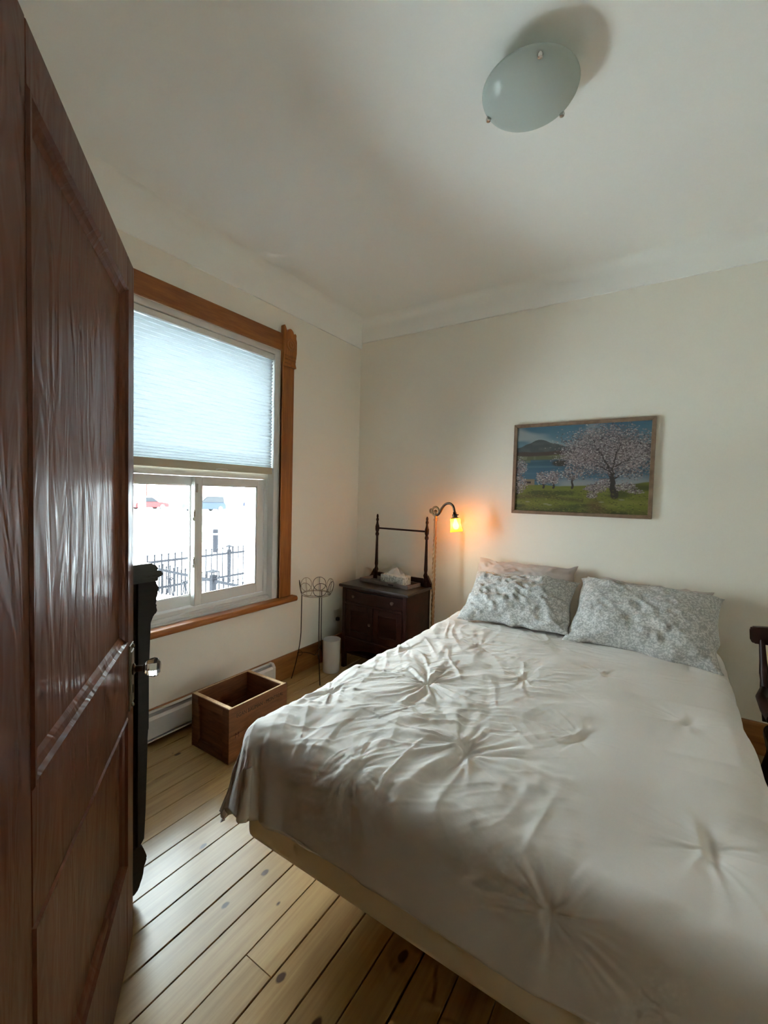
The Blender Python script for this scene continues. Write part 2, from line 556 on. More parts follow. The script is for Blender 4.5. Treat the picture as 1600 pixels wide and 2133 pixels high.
# floor: dark sub floor with every board on it
bm = BM(); box(bm, XL - .02, XR + .02, -1.65, YB + .02, -.06, -.018)
floor = obj('floor', bm, M['floor_gap']); mark(floor, kind='structure')
random.seed(4)
joint0 = -1.498
cols = []
k = math.floor((XL - joint0) / .115)
x = joint0 + k * .115
while x < XR:
    cols.append((max(x, XL), min(x + .115, XR))); x += .115
for i, (a, b) in enumerate(cols):
    if b - a < .01: continue
    cuts = [YF - .14, YB]
    if abs(a - (joint0 + 4 * .115)) < .01: cuts = [YF - .14, .871, YB]
    elif random.random() < .45: cuts = [YF - .14, random.choice([.5, 2.1, 2.5, 2.8]), YB]
    g = random.choice([.0020, .0034, .0040, .0048])
    for c0, c1 in zip(cuts[:-1], cuts[1:]):
        bm = BM(); box(bm, a + .0008, b - g, c0 + .0006, c1 - .0006, -.018, 0.0, bev=.0012)
        obj('plank', bm, M['plank'], floor)
# boards of the hallway behind the lens
bm = BM()
box(bm, -1.05, 1.1, -1.6, .029, -.018, -.0005)
obj('hall_boards', bm, M['plank'], floor)

# ceiling
bm = BM(); box(bm, XL - .3, XR + .15, YF - .14, YB + .15, ZC, ZC + .1)
mark(obj('ceiling', bm, M['ceil']), kind='structure')

# left wall with the window opening: plaster inside, brick outside
def holed(bm, x0, x1, ya, yb, za, zb, y0, y1, z0, z1):
    box(bm, x0, x1, ya, y0, za, zb); box(bm, x0, x1, y1, yb, za, zb)
    box(bm, x0, x1, y0, y1, za, z0); box(bm, x0, x1, y0, y1, z1, zb)


def brick_mat():
    m, nt, p = new_mat('outside_brick')
    tc = nt.nodes.new('ShaderNodeTexCoord')
    mp = nt.nodes.new('ShaderNodeMapping'); mp.inputs['Rotation'].default_value = (PI / 2, 0, PI / 2)
    lk(nt, tc.outputs['Object'], mp.inputs[0])
    b = nt.nodes.new('ShaderNodeTexBrick'); b.inputs['Scale'].default_value = 4.6
    b.inputs['Color1'].default_value = (.20, .085, .06, 1); b.inputs['Color2'].default_value = (.27, .13, .095, 1); b.inputs['Mortar'].default_value = (.38, .36, .33, 1)
    lk(nt, mp.outputs[0], b.inputs[0]); lk(nt, b.outputs[0], p.inputs['Base Color'])
    setp(p, rough=.9)
    return m


M['brick'] = brick_mat()
bm = BM(); holed(bm, XL - .19, XL, YF - .14, YB + .15, -.06, ZC, WY0, WY1, WZ0, WZ1)
wall_left = obj('wall_left', bm, M['wall']); mark(wall_left, kind='structure')
bm = BM(); holed(bm, XL - .32, XL - .19, YF - 1.5, YB + 1.2, -1.3, ZC + .3, 1.10, 2.235, .64, 2.45)
obj('brick_facing', bm, M['brick'], wall_left)

bm = BM(); box(bm, XL, XR + .15, YB, YB + .15, -.06, ZC)
mark(obj('wall_back', bm, M['wall']), kind='structure')
bm = BM(); box(bm, XR, XR + .15, YF - .14, YB, -.06, ZC)
mark(obj('wall_right', bm, M['wall']), kind='structure')
DX0, DX1, DZ = -.705, .17, 2.13
bm = BM()
box(bm, XL, DX0, YF - .14, YF, -.06, ZC); box(bm, DX1, XR, YF - .14, YF, -.06, ZC); box(bm, DX0, DX1, YF - .14, YF, DZ, ZC)
mark(obj('wall_front', bm, M['wall']), kind='structure')
# hallway the picture is taken from
bm = BM()
box(bm, -1.15, -1.05, -1.6, YF - .14, -.06, 2.6); box(bm, 1.1, 1.2, -1.6, YF - .14, -.06, 2.6)
box(bm, -1.15, 1.2, -1.7, -1.6, -.06, 2.6)
mark(obj('wall_hall', bm, M['wall']), kind='structure')
bm = BM(); box(bm, -1.15, 1.2, -1.7, YF - .14, 2.6, 2.7)
mark(obj('ceiling_hall', bm, M['ceil']), kind='structure')

# plaster cove under the ceiling, with its shallow step on the wall
cove = [(0, 2.775), (.010, 2.777), (.016, 2.90)]
for i in range(9):
    a = PI / 2 * i / 8
    cove.append((.016 + .075 * (1 - math.cos(a)), 2.935 + .075 * math.sin(a)))
cove.append((0, ZC))
bm = BM(); prism(bm, [(XL + d, z) for d, z in cove], 'y', YF, YB)
mark(obj('trim_1', bm, M['ceil'], smooth=True, sharp=25), kind='structure')
cove2 = [(d, z + (.05 if z < 2.8 else 0)) for d, z in cove]
bm = BM(); prism(bm, [(YB - d, z) for d, z in cove2], 'x', XL, XR)
mark(obj('trim_2', bm, M['ceil'], smooth=True, sharp=25), kind='structure')

# baseboards
def bprof(t=.018, h=.185): return [(0, 0), (t, 0), (t, h - .02), (t * .75, h - .006), (t * .4, h), (0, h)]


bm = BM(); prism(bm, [(XL + d, z) for d, z in bprof()], 'y', YF, YB)
mark(obj('baseboard_left', bm, M['base']), kind='structure')
bm = BM(); prism(bm, [(YB - d, z) for d, z in bprof()], 'x', XL + .018, XR - .018)
mark(obj('baseboard_back', bm, M['base_x']), kind='structure')
bm = BM(); prism(bm, [(XR - d, z) for d, z in bprof()], 'y', YF, YB)
mark(obj('baseboard_right', bm, M['base']), kind='structure')
bm = BM(); prism(bm, [(YF + d, z) for d, z in bprof()], 'x', XL + .018, DX0 - .12)
prism(bm, [(YF + d, z) for d, z in bprof()], 'x', DX1 + .12, XR - .018)
mark(obj('baseboard_front', bm, M['base_x']), kind='structure')

# ------------------------------------------------------------------ window
win = thing('window_1', (XL, 1.678, .62), kind='structure')
xw = XL
def wpart(name, m, *boxes, bev=.003, parent=None, seg=1):
    bm = BM()
    for b in boxes: box(bm, *b, bev=bev, seg=seg)
    return obj(name, bm, m, parent or win)


CY0, CY1 = .957, 2.402
for ya, yb in ((2.279, CY1), (CY0, 1.077)):
    c = wpart('side_casing', M['casing'], (xw, xw + .022, ya, yb, .646, 2.40), bev=.004)
    yi = ya if yb > 2 else yb - .012
    wpart('inner_bead', M['casing'], (xw, xw + .028, yi, yi + .012, .646, 2.47), bev=.004, parent=c)
hc = wpart('head_casing', M['casing_h'], (xw, xw + .022, 1.07, 2.288, 2.482, 2.605), bev=.004)
# carved corner blocks with ears, lobe and bullseye
for yc in (2.343, 1.015):
    o = [(-.062, 2.375), (.062, 2.375), (.062, 2.385), (.054, 2.40), (.054, 2.43), (.06, 2.445), (.066, 2.49), (.066, 2.575), (.058, 2.60),
         (.060, 2.622), (.050, 2.632), (.034, 2.622), (.026, 2.640), (.010, 2.652), (-.008, 2.652), (-.024, 2.640), (-.034, 2.622), (-.048, 2.655), (-.058, 2.668), (-.062, 2.66)]
    bm = BM(); prism(bm, [(yc + a, z) for a, z in o], 'x', xw, xw + .036)
    blk = obj('corner_block', bm, M['casing'], win)
    bm = BM(); Mx = T3(xw + .036, yc + .004, 2.535) @ Matrix.Rotation(PI / 2, 4, 'Y')
    lathe(bm, [(.046, 0), (.046, .004), (.040, .007), (.034, .003), (.026, .003), (.020, .008), (.012, .008), (.008, .004), (0, .006)], 24, Mx)
    obj('bullseye', bm, M['casing'], blk, smooth=True)
    for zz in (2.395, 2.425, 2.45):
        bm = BM(); box(bm, xw + .034, xw + .042, yc - .054, yc + .054, zz - .006, zz + .006, bev=.003); obj('reed', bm, M['casing'], blk)
# stool with round nosing
bm = BM()
pr = [(xw, .603), (xw + .045, .603)] + [(xw + .045 + .018 * math.sin(a), .624 - .021 * math.cos(a)) for a in [PI * i / 8 for i in range(1, 8)]] + [(xw + .045, .645), (xw - .01, .645), (xw - .01, .603)]
prism(bm, pr, 'y', .92, 2.436)
obj('sill', bm, M['casing_h'], win, smooth=True, sharp=40)
# white jamb liner
wpart('liner', M['vinyl'], (xw - .185, xw - .008, 2.238, 2.280, .646, 2.483), (xw - .185, xw - .008, 1.076, 1.118, .646, 2.483),
      (xw - .185, xw - .008, 1.118, 2.238, 2.445, 2.483), (xw - .185, xw - .010, 1.118, 2.238, .621, .652), bev=.002)
# slider frame
wpart('frame', M['vinyl'], (xw - .175, xw - .068, 2.208, 2.238, .652, 2.445), (xw - .175, xw - .068, 1.118, 1.148, .652, 2.445),
      (xw - .175, xw - .060, 1.148, 2.208, 1.533, 1.585), (xw - .175, xw - .068, 1.148, 2.208, .652, .700), (xw - .175, xw - .068, 1.148, 2.208, 2.41, 2.445), bev=.002)
wpart('track', M['vinyl'], (xw - .068, xw - .050, 1.118, 2.238, .652, .676), (xw - .050, xw - .034, 1.118, 2.238, .652, .664), bev=.002)


def sash(x0, x1, y0, y1, z0, z1, fw, ft, fb):
    s = wpart('sash', M['vinyl'], (x0, x1, y0, y0 + fw, z0, z1), (x0, x1, y1 - fw, y1, z0, z1), (x0, x1, y0 + fw, y1 - fw, z1 - ft, z1), (x0, x1, y0 + fw, y1 - fw, z0, z0 + fb), bev=.003)
    xm = (x0 + x1) / 2
    bm = BM(); box(bm, xm - .002, xm + .002, y0 + fw - .004, y1 - fw + .004, z0 + fb - .004, z1 - ft + .004)
    obj('pane', bm, M['pane'], s)
    bm = BM()
    e = .006
    ya, yb, za, zb = y0 + fw, y1 - fw, z0 + fb, z1 - ft
    for q in ((xm + .002, xm + .008, ya, ya + e, za, zb), (xm + .002, xm + .008, yb - e, yb, za, zb), (xm + .002, xm + .008, ya, yb, za, za + e), (xm + .002, xm + .008, ya, yb, zb - e, zb)): box(bm, *q)
    obj('glazing_bead', bm, M['vinyl'], s)
    return s


s1 = sash(xw - .108, xw - .078, 1.640, 2.206, .702, 1.531, .060, .054, .066)
s2 = sash(xw - .145, xw - .115, 1.150, 1.690, .702, 1.531, .045, .054, .066)
# pull lip and latches on the meeting stile
wpart('pull_lip', M['vinyl'], (xw - .078, xw - .066, 1.640, 1.664, .705, 1.528), bev=.002, parent=s1)
for zz in (1.285, .985):
    bm = BM(); box(bm, xw - .082, xw - .060, 1.625, 1.642, zz - .035, zz + .035, bev=.004)
    box(bm, xw - .066, xw - .048, 1.622, 1.636, zz - .012, zz + .03, bev=.004)
    obj('latch', bm, M['metal'], s1)
bm = BM(); box(bm, xw - .068, xw - .060, 1.646, 1.660, 1.43, 1.485, bev=.003); obj('latch_plate', bm, M['metal'], s1)
# fixed light behind the blind
bm = BM(); box(bm, xw - .125, xw - .121, 1.146, 2.210, 1.583, 2.412); obj('pane', bm, M['pane'], win)
# outside sill
wpart('outer_sill', M['vinyl'], (xw - .34, xw - .18, 1.09, 2.245, .615, .642), bev=.003)

# cellular blind
bx = xw - .034
bl = thing('cellular_blind', (bx, 1.678, 1.573), 'white pleated cellular window blind lowered halfway over the window', 'blind')
bm = BM(); box(bm, bx - .018, bx + .018, 1.122, 2.234, 2.405, 2.443, bev=.004); obj('head_rail', bm, M['vinyl'], bl)
bm = BM()
zs = []; z = 2.405
while z > 1.70: zs.append(z); z -= .0120
while z > 1.624: zs.append(z); z -= .0085
zs.append(1.621)
rows = []
ny = 24
for i, z in enumerate(zs):
    row = []
    for j in range(ny + 1):
        y = 1.126 + (2.231 - 1.126) * j / ny
        wob = .0007 * math.sin(i * 1.7 + j * .9) + .0005 * math.sin(j * 2.3 + i * .6)
        row.append(bm.verts.new((bx + (.011 if i % 2 else -.008) + wob, y, z + .0006 * math.sin(j * 1.3 + i))))
    rows.append(row)
for i in range(len(rows) - 1):
    for j in range(ny):
        bm.faces.new((rows[i][j], rows[i][j + 1], rows[i + 1][j + 1], rows[i + 1][j]))
obj('pleated_cloth', bm, M['blind'], bl)
bm = BM(); box(bm, bx - .016, bx + .016, 1.122, 2.234, 1.573, 1.622, bev=.005, seg=2)
br = obj('bottom_rail', bm, plain('blind_rail', (.50, .45, .34), .5), bl)
bm = BM(); pts = [(bx + .016 + .010 * math.sin(PI * i / 10), 1.80 + .045 * math.cos(PI * i / 10), 1.580 + .006 * math.sin(PI * i / 10)) for i in range(11)]
tube(bm, pts, .004, 6); obj('pull_handle', bm, plain('clear_plastic', (.75, .74, .68), .2), br, smooth=True)

# ------------------------------------------------------------------ door
door = thing('door_1', (-.695, .18, .008), rotz=math.atan2(.605, -.796), kind='structure')
DW, DH, DT = .86, 2.102, .036
S0, S1 = .115, DW - .085          # panel opening along the leaf
zA, zB, zCc, zD = .300, .760, .978, 2.010
def dpart(name, *b, bev=.0025, m=None):
    bm = BM()
    for q in b: box(bm, *q, bev=bev)
    return obj(name, bm, m or M['door'], door, local=True)


dpart('stile', (0, S0, 0, DT, 0, DH)); dpart('stile', (S1, DW, 0, DT, 0, DH))
dpart('rail', (S0, S1, 0, DT, 0, zA)); dpart('rail', (S0, S1, 0, DT, zB, zCc)); dpart('rail', (S0, S1, 0, DT, zD, DH))
for za, zb in ((zA, zB), (zCc, zD)):
    p_ = dpart('panel', (S0 + .002, S1 - .002, .014, DT - .014, za + .002, zb - .002), bev=0)
    bm = BM()
    # ogee moulding round the panel, a ring for each step of its profile
    prof = [(0, .0005), (.004, -.004), (.010, -.004), (.016, .003), (.026, .008), (.034, .014)]
    rings = []
    for ins, dep in prof:
        rings.append([bm.verts.new((x, dep, z)) for x, z in ((S0 + ins, za + ins), (S1 - ins, za + ins), (S1 - ins, zb - ins), (S0 + ins, zb - ins))])
    for A, B in zip(rings[:-1], rings[1:]):
        for k in range(4): bm.faces.new((A[k], A[(k + 1) % 4], B[(k + 1) % 4], B[k]))
    LOC.setdefault(p_.name, Vector()); obj('moulding', bm, M['door'], p_, local=True)
# lock plate and cut glass knob near the free edge
ux, kz = DW - .042, .888
bm = BM(); box(bm, ux - .026, ux + .026, -.004, .001, .768, .968, bev=.0018)
box(bm, ux - .020, ux + .020, -.0065, -.003, .785, .948, bev=.0015)
for zz in (.778, .961): ball(bm, (ux, -.006, zz), .006, 8)
plate = obj('lock_plate', bm, M['pewter'], door, local=True)
bm = BM(); box(bm, ux - .004, ux + .004, -.008, -.005, .815, .84, bev=.001); obj('keyhole', bm, M['heater_dark'], plate, local=True)
bm = BM(); Mk = T3(ux, 0, kz) @ Matrix.Rotation(PI / 2, 4, 'X')
lathe(bm, [(.017, .004), (.017, .010), (.010, .014), (.009, .034), (.014, .037), (.014, .042), (.010, .045)], 16, Mk)
shank = obj('knob_shank', bm, M['bronze'], door, local=True, smooth=True)
bm = BM(); lathe(bm, [(.012, .038), (.021, .044), (.028, .054), (.031, .066), (.028, .075), (.016, .082), (0, .082)], 8, Mk)
obj('glass_knob', bm, M['crystal'], door, local=True)
for zz in (.25, 1.85):
    bm = BM(); tube(bm, [(-.004, -.006, zz - .045), (-.004, -.006, zz + .045)], .006, 8); obj('hinge', bm, M['pewter'], door, local=True)
# door frame in the opening
fr = thing('trim_3', ((DX0 + DX1) / 2, YF - .07, 0), kind='structure')
for q in ((DX0 - .001, DX0 + .018, YF - .145, YF + .005, 0, DZ), (DX1 - .018, DX1 + .001, YF - .145, YF + .005, 0, DZ), (DX0, DX1, YF - .145, YF + .005, DZ - .018, DZ + .001)):
    bm = BM(); box(bm, *q, bev=.002); obj('jamb', bm, M['door'], fr)
for q in ((DX0 - .11, DX0, YF, YF + .016, 0, DZ + .11), (DX1, DX1 + .11, YF, YF + .016, 0, DZ + .11), (DX0, DX1, YF, YF + .016, DZ, DZ + .11)):
    bm = BM(); box(bm, *q, bev=.003); obj('architrave', bm, M['door'], fr)

# ------------------------------------------------------------------ heater and outlet
hx = XL + .018
ht = thing('baseboard_heater', (hx, 1.58, .028), 'white electric baseboard heater mounted along the wall under the window', 'heater')
bm = BM(); prism(bm, [(hx, .03), (hx + .012, .03), (hx + .012, .17), (hx + .03, .182), (hx, .182)], 'y', .97, 2.20); obj('back_plate', bm, M['heater'], ht)
bm = BM(); prism(bm, [(hx + .046, .048), (hx + .052, .048), (hx + .052, .150), (hx + .040, .166), (hx + .036, .162), (hx + .046, .148)], 'y', .97, 2.20); obj('front_panel', bm, M['heater'], ht)
bm = BM(); box(bm, hx + .012, hx + .040, .972, 2.198, .055, .145); obj('heating_fins', bm, M['heater_dark'], ht)
bm = BM(); box(bm, hx + .030, hx + .052, .97, 2.20, .028, .037, bev=.002); obj('lower_lip', bm, M['heater'], ht)
for ya in (.95, 2.19):
    bm = BM(); prism(bm, [(hx, .028), (hx + .053, .028), (hx + .053, .155), (hx + .040, .176), (hx + .030, .184), (hx, .184)], 'y', ya, ya + .022); obj('end_cap', bm, M['heater'], ht)

ol = thing('wall_outlet', (XL, 2.985, .30), 'pale wall outlet with a dark plug beside the washstand', 'outlet')
bm = BM(); box(bm, XL, XL + .006, 2.95, 3.02, .30, .415, bev=.003); obj('cover_plate', bm, M['wall'], ol)
bm = BM(); box(bm, XL + .006, XL + .036, 2.97, 3.0, .315, .345, bev=.005); obj('plug', bm, M['heater_dark'], ol)

# ------------------------------------------------------------------ ceiling light
cl = (-.488, 1.657)
L = thing('ceiling_light', (cl[0], cl[1], 2.86), 'unlit frosted glass bowl ceiling light with three small metal knobs', 'lamp')
bm = BM(); lathe(bm, [(.075, ZC), (.075, 2.985), (.06, 2.972), (0, 2.972)], 32, T3(cl[0], cl[1], 0)); obj('canopy', bm, M['vinyl'], L, smooth=True)
bm = BM()
NS = 64
rings = []
prof = [(.166, 2.944), (.164, 2.937), (.158, 2.927), (.14, 2.914), (.115, 2.900), (.085, 2.888), (.05, 2.880), (.022, 2.877), (.008, 2.8765)]
for r, z in prof:
    ring = []
    for k in range(NS):
        a = 2 * PI * k / NS
        ring.append(bm.verts.new((cl[0] + r * math.cos(a), cl[1] + r * math.sin(a), z)))
    rings.append(ring)
for A, B in zip(rings[:-1], rings[1:]):
    for k in range(NS): bm.faces.new((A[k], A[(k + 1) % NS], B[(k + 1) % NS], B[k]))
bm.faces.new(rings[-1])
ob = obj('glass_bowl', bm, M['opal'], L, smooth=True, sharp=60)
md = ob.modifiers.new('thickness', 'SOLIDIFY'); md.thickness = .005; md.offset = 1
for deg in (177, 56, 297):
    a = math.radians(deg); kx, ky = cl[0] + .158 * math.cos(a), cl[1] + .158 * math.sin(a)
    bm = BM(); tube(bm, [(kx, ky, 2.922), (kx, ky, 2.952)], .004, 8); tube(bm, [(kx, ky, 2.951), (cl[0] + .06 * math.cos(a), cl[1] + .06 * math.sin(a), 2.985)], .004, 6); lathe(bm, [(0, 2.904), (.008, 2.907), (.010, 2.914), (.008, 2.921), (.004, 2.924)], 12, T3(kx, ky, 0))
    obj('knob', bm, M['metal'], L, smooth=True)

# ================================================================== bed
BX0, BX1, BY0, BY1 = -1.22, .28, 1.01, 3.10
bed = thing('bed', ((BX0 + BX1) / 2, (BY0 + BY1) / 2, 0), 'double bed with a cream box spring and mattress under the taupe duvet', 'bed')
bm = BM(); box(bm, BX0, BX1, BY0, BY1, .20, .39, bev=.035, seg=4); obj('box_spring', bm, M['boxspring'], bed, smooth=True, sharp=60)
bm = BM(); box(bm, BX0 + .012, BX1 - .012, BY0 + .015, BY1, .392, .585, bev=.06, seg=5); obj('mattress', bm, M['mattress'], bed, smooth=True, sharp=60)
bm = BM(); box(bm, BX0 + .14, BX1 - .14, BY0 + .30, BY0 + .34, .165, .20); box(bm, BX0 + .14, BX1 - .14, BY1 - .34, BY1 - .30, .165, .20)
box(bm, BX0 + .14, BX0 + .18, BY0 + .34, BY1 - .34, .165, .20); box(bm, BX1 - .18, BX1 - .14, BY0 + .34, BY1 - .34, .165, .20); obj('bed_frame', bm, M['legs'], bed)
for lx in (BX0 + .17, BX1 - .17):
    for ly in (BY0 + .32, BY1 - .32):
        bm = BM(); lathe(bm, [(.022, 0), (.026, .01), (.02, .03), (.02, .165)], 14, T3(lx, ly, 0)); obj('leg', bm, M['legs'], bed, smooth=True)

# duvet: cloth coordinates (s across, t along) draped over the mattress, then wrinkled along its normals
def make_duvet():
    RC = .085
    x0, x1, y0 = BX0 - .022, BX1 + .022, BY0 - .030          # outer faces of the drop
    ztop = .628
    ix0, ix1, iy0 = x0 + RC, x1 - RC, y0 + RC
    DL, DF = .375, .375                                      # length of cloth beyond the inset rectangle
    yend = 3.02
    ns, nt_ = 500, 560
    s = np.linspace(ix0 - DL, ix1 + DL, ns)
    t = np.linspace(iy0 - DF, yend, nt_)
    S, T = np.meshgrid(s, t, indexing='ij')
    ax = np.where(S < ix0, S - ix0, np.where(S > ix1, S - ix1, 0))
    at = np.where(T < iy0, T - iy0, 0)
    aX = np.abs(ax); aT = np.abs(at) * (DL / DF)
    m = np.maximum(aX, aT); q = np.minimum(aX, aT) / np.maximum(m, 1e-9)
    pn = 7.0
    d = m * (1 + q ** pn) ** (1 / pn)
    hyp = np.maximum(np.hypot(aX, aT), 1e-9)
    ux = np.where(m > 0, np.sign(ax) * aX / hyp, 0); uy = np.where(m > 0, np.sign(at) * aT / hyp, 0)
    arc = RC * PI / 2
    th = np.clip(d / RC, 0, PI / 2)
    out = RC * np.sin(th); down = RC * (1 - np.cos(th))
    ext = np.clip(d - arc, 0, None)
    corner = (q * (m > 0)) ** 1.5
    flare = .06 + .15 * corner + .15 * (ax < 0) * (1 - sstep(1.1, 2.0, T))
    ext_d = ext.copy()
    out += flare * ext; down += ext_d * .985
    # hem rolls under
    w = np.clip((m - (DL - .05)) / .05, 0, 1)
    out += -.030 * (1 - np.cos(w * PI * .5)) ; down += -.018 * w
    X = np.clip(S, ix0, ix1) + ux * out
    Y = np.where(T < iy0, iy0, T) + uy * out
    Z = ztop - down
    # softly crowned top
    cx = np.clip((S - ix0) / (ix1 - ix0), 0, 1); cy = np.clip((T - iy0) / (yend - iy0), 0, 1)
    Z = Z + .020 * (np.sin(PI * cx) ** .6) * (m <= 0) * np.clip(cy * 8, 0, 1)
    # hem waviness of the drop
    drop = sstep(.05, .30, m)
    per = S * (aT > aX) + T * (aX >= aT)
    Z += drop * .012 * vnoise(per * 4.0, per * 0 + 3.3, 5)
    # ---- relief along the normal
    h = np.zeros_like(X)
    P, Q = S, T
    left = 1 - sstep(-.75, .0, P)                            # the window side is far more crumpled
    # broad padding
    h += .008 * vnoise(P * 3.2, Q * 3.2, 1) + .004 * vnoise(P * 7, Q * 7, 2)
    # stitched tufts of the comforter
    tufts = [(-.828, 1.652, 1.5), (-.501, 1.96, .9), (-.187, 2.236, .7), (.12, 2.60, .5), (-.50, 1.284, 1.5), (-.208, 1.60, .8), (.108, 1.956, .9),
             (-.74, 1.03, .75), (-.17, .905, .9), (.129, 1.27, 1.0), (-.825, 2.25, .9), (-.50, 2.56, .6), (-1.12, 1.36, 1.0), (-1.13, 2.0, .8)]
    for i, (tx, ty, am) in enumerate(tufts):
        dx, dy = P - tx, Q - ty
        wx = dx + .02 * vnoise(P * 9, Q * 9, 20 + i); wy = dy + .02 * vnoise(P * 9, Q * 9, 50 + i)
        r = np.hypot(wx, wy) + 1e-6
        a = np.arctan2(wy, wx)
        h += -.009 * am * np.exp(-(r / .030) ** 2) - .007 * am * np.exp(-(r / .12) ** 2)
        # pull lines that run out of the stitch
        n1 = vnoise(a * 2.4 + 20, r * 3 + i, 80 + i); n2 = vnoise(a * 5.2 + 40, r * 6 + i, 110 + i)
        rad = np.exp(-(r / (.20 + .1 * (am > 1.2))) ** 1.3) * sstep(.0, .05, r)
        lm = .35 + .65 * left if ty > 1.1 else .8
        h += rad * am * lm * (.0055 * n1 + .0055 * n2 + .004 * vnoise(a * 9 + 15, r * 8 + i, 140 + i))
        # the sharp stitched crease itself
        ca = math.radians([78, 70, 80, 75, 62, 60, 85, 55, 100, 110, 40, 70, 60, 50][i])
        al = wx * math.cos(ca) + wy * math.sin(ca); ac = -wx * math.sin(ca) + wy * math.cos(ca)
        h += -.007 * am * np.exp(-(ac / .009) ** 2) * np.exp(-(al / .045) ** 2)
        h += .006 * am * np.exp(-((ac - .022) / .014) ** 2) * np.exp(-(al / .06) ** 2)
    # long diagonal folds on the window side
    def folds(ang, fa, fl, seed, amp, sharp=1.0):
        c_, s_ = math.cos(ang), math.sin(ang)
        wv = .05 * vnoise(P * 5, Q * 5, seed + 1)
        u = (P * c_ + Q * s_) * fl; v = (-P * s_ + Q * c_ + wv) * fa
        n = vnoise(u + 11, v + 5, seed)
        rg = 1 - np.abs(n) * 2.2
        return amp * np.clip(rg, -.4, 1) * np.abs(rg) ** (sharp - 1 if sharp > 1 else 0)
    ms = sstep(-.2, .3, vnoise(P * 2.6, Q * 2.6, 31)) * .7 + .3
    side = 1 - .93 * sstep(.05, .16, m)                      # the hanging drop stays smooth
    h += side * left * ms * folds(math.radians(22), 17, 3.0, 61, .0062)
    h += side * left * (1 - ms * .6) * folds(math.radians(118), 20, 3.4, 67, .0048)
    h += (1 - left) * folds(math.radians(12), 9, 2.0, 71, .0018)
    # fine gathered creases of the window side and over the foot edge
    h += side * (left * folds(math.radians(35), 38, 6.0, 161, .0021) + left * ms * folds(math.radians(70), 44, 7.0, 163, .0016))
    ge = np.exp(-((Q - 1.10) / .17) ** 2) * (1 - sstep(-.45, -.05, P))
    h += (.25 + .75 * side) * ge * folds(math.radians(86), 24, 2.6, 171, .0045)
    gl = np.exp(-((P + 1.17) / .10) ** 2)
    h += (.25 + .75 * side) * gl * folds(math.radians(20), 16, 3.0, 175, .0040)
    # crumpled strip in front of the pillows
    hd = np.exp(-((Q - 2.50) / .16) ** 2)
    h += hd * folds(math.radians(8), 22, 3.0, 75, .0045)
    # vertical folds of the drop
    df = sstep(.06, .26, m) * (.5 + .5 * left)
    h += df * (.010 * vnoise(per * 9, Z * 2.5, 90) + .005 * vnoise(per * 21, Z * 3, 91))
    # deep fold beside the foot corner
    fx = -1.115
    h += (aT > .02) * sstep(.03, .2, aT) * (-.022 * np.exp(-((S - fx) / .010) ** 2) + .016 * np.exp(-((S - fx + .035) / .022) ** 2) + .008 * np.exp(-((S - fx - .05) / .03) ** 2))
    h *= 1 - .85 * w
    # normals
    G = np.stack([X, Y, Z], -1)
    du = np.gradient(G, axis=0); dv = np.gradient(G, axis=1)
    N = np.cross(du, dv); N /= np.maximum(np.linalg.norm(N, axis=-1, keepdims=True), 1e-9)
    G = G + N * h[..., None]
    G[..., 2] = np.maximum(G[..., 2], .235)
    vs = G.reshape(-1, 3)
    i, j = np.meshgrid(np.arange(ns - 1), np.arange(nt_ - 1), indexing='ij')
    a = (i * nt_ + j).ravel()
    fs = np.stack([a, a + nt_, a + nt_ + 1, a + 1], 1)
    return vs, fs


vs, fs = make_duvet()
base = np.array([(BX0 + BX1) / 2, 2.0, .25])
me = bpy.data.meshes.new('duvet')
me.from_pydata((vs - base).tolist(), [], fs.tolist())
me.update()
duvet = finish('duvet', me, M['duvet'], None, True, False)
duvet.location = base
md = duvet.modifiers.new('loft', 'SOLIDIFY'); md.thickness = .020; md.offset = -1
mark(duvet, 'rumpled taupe duvet with stitched tufts spread over the whole bed', 'duvet')


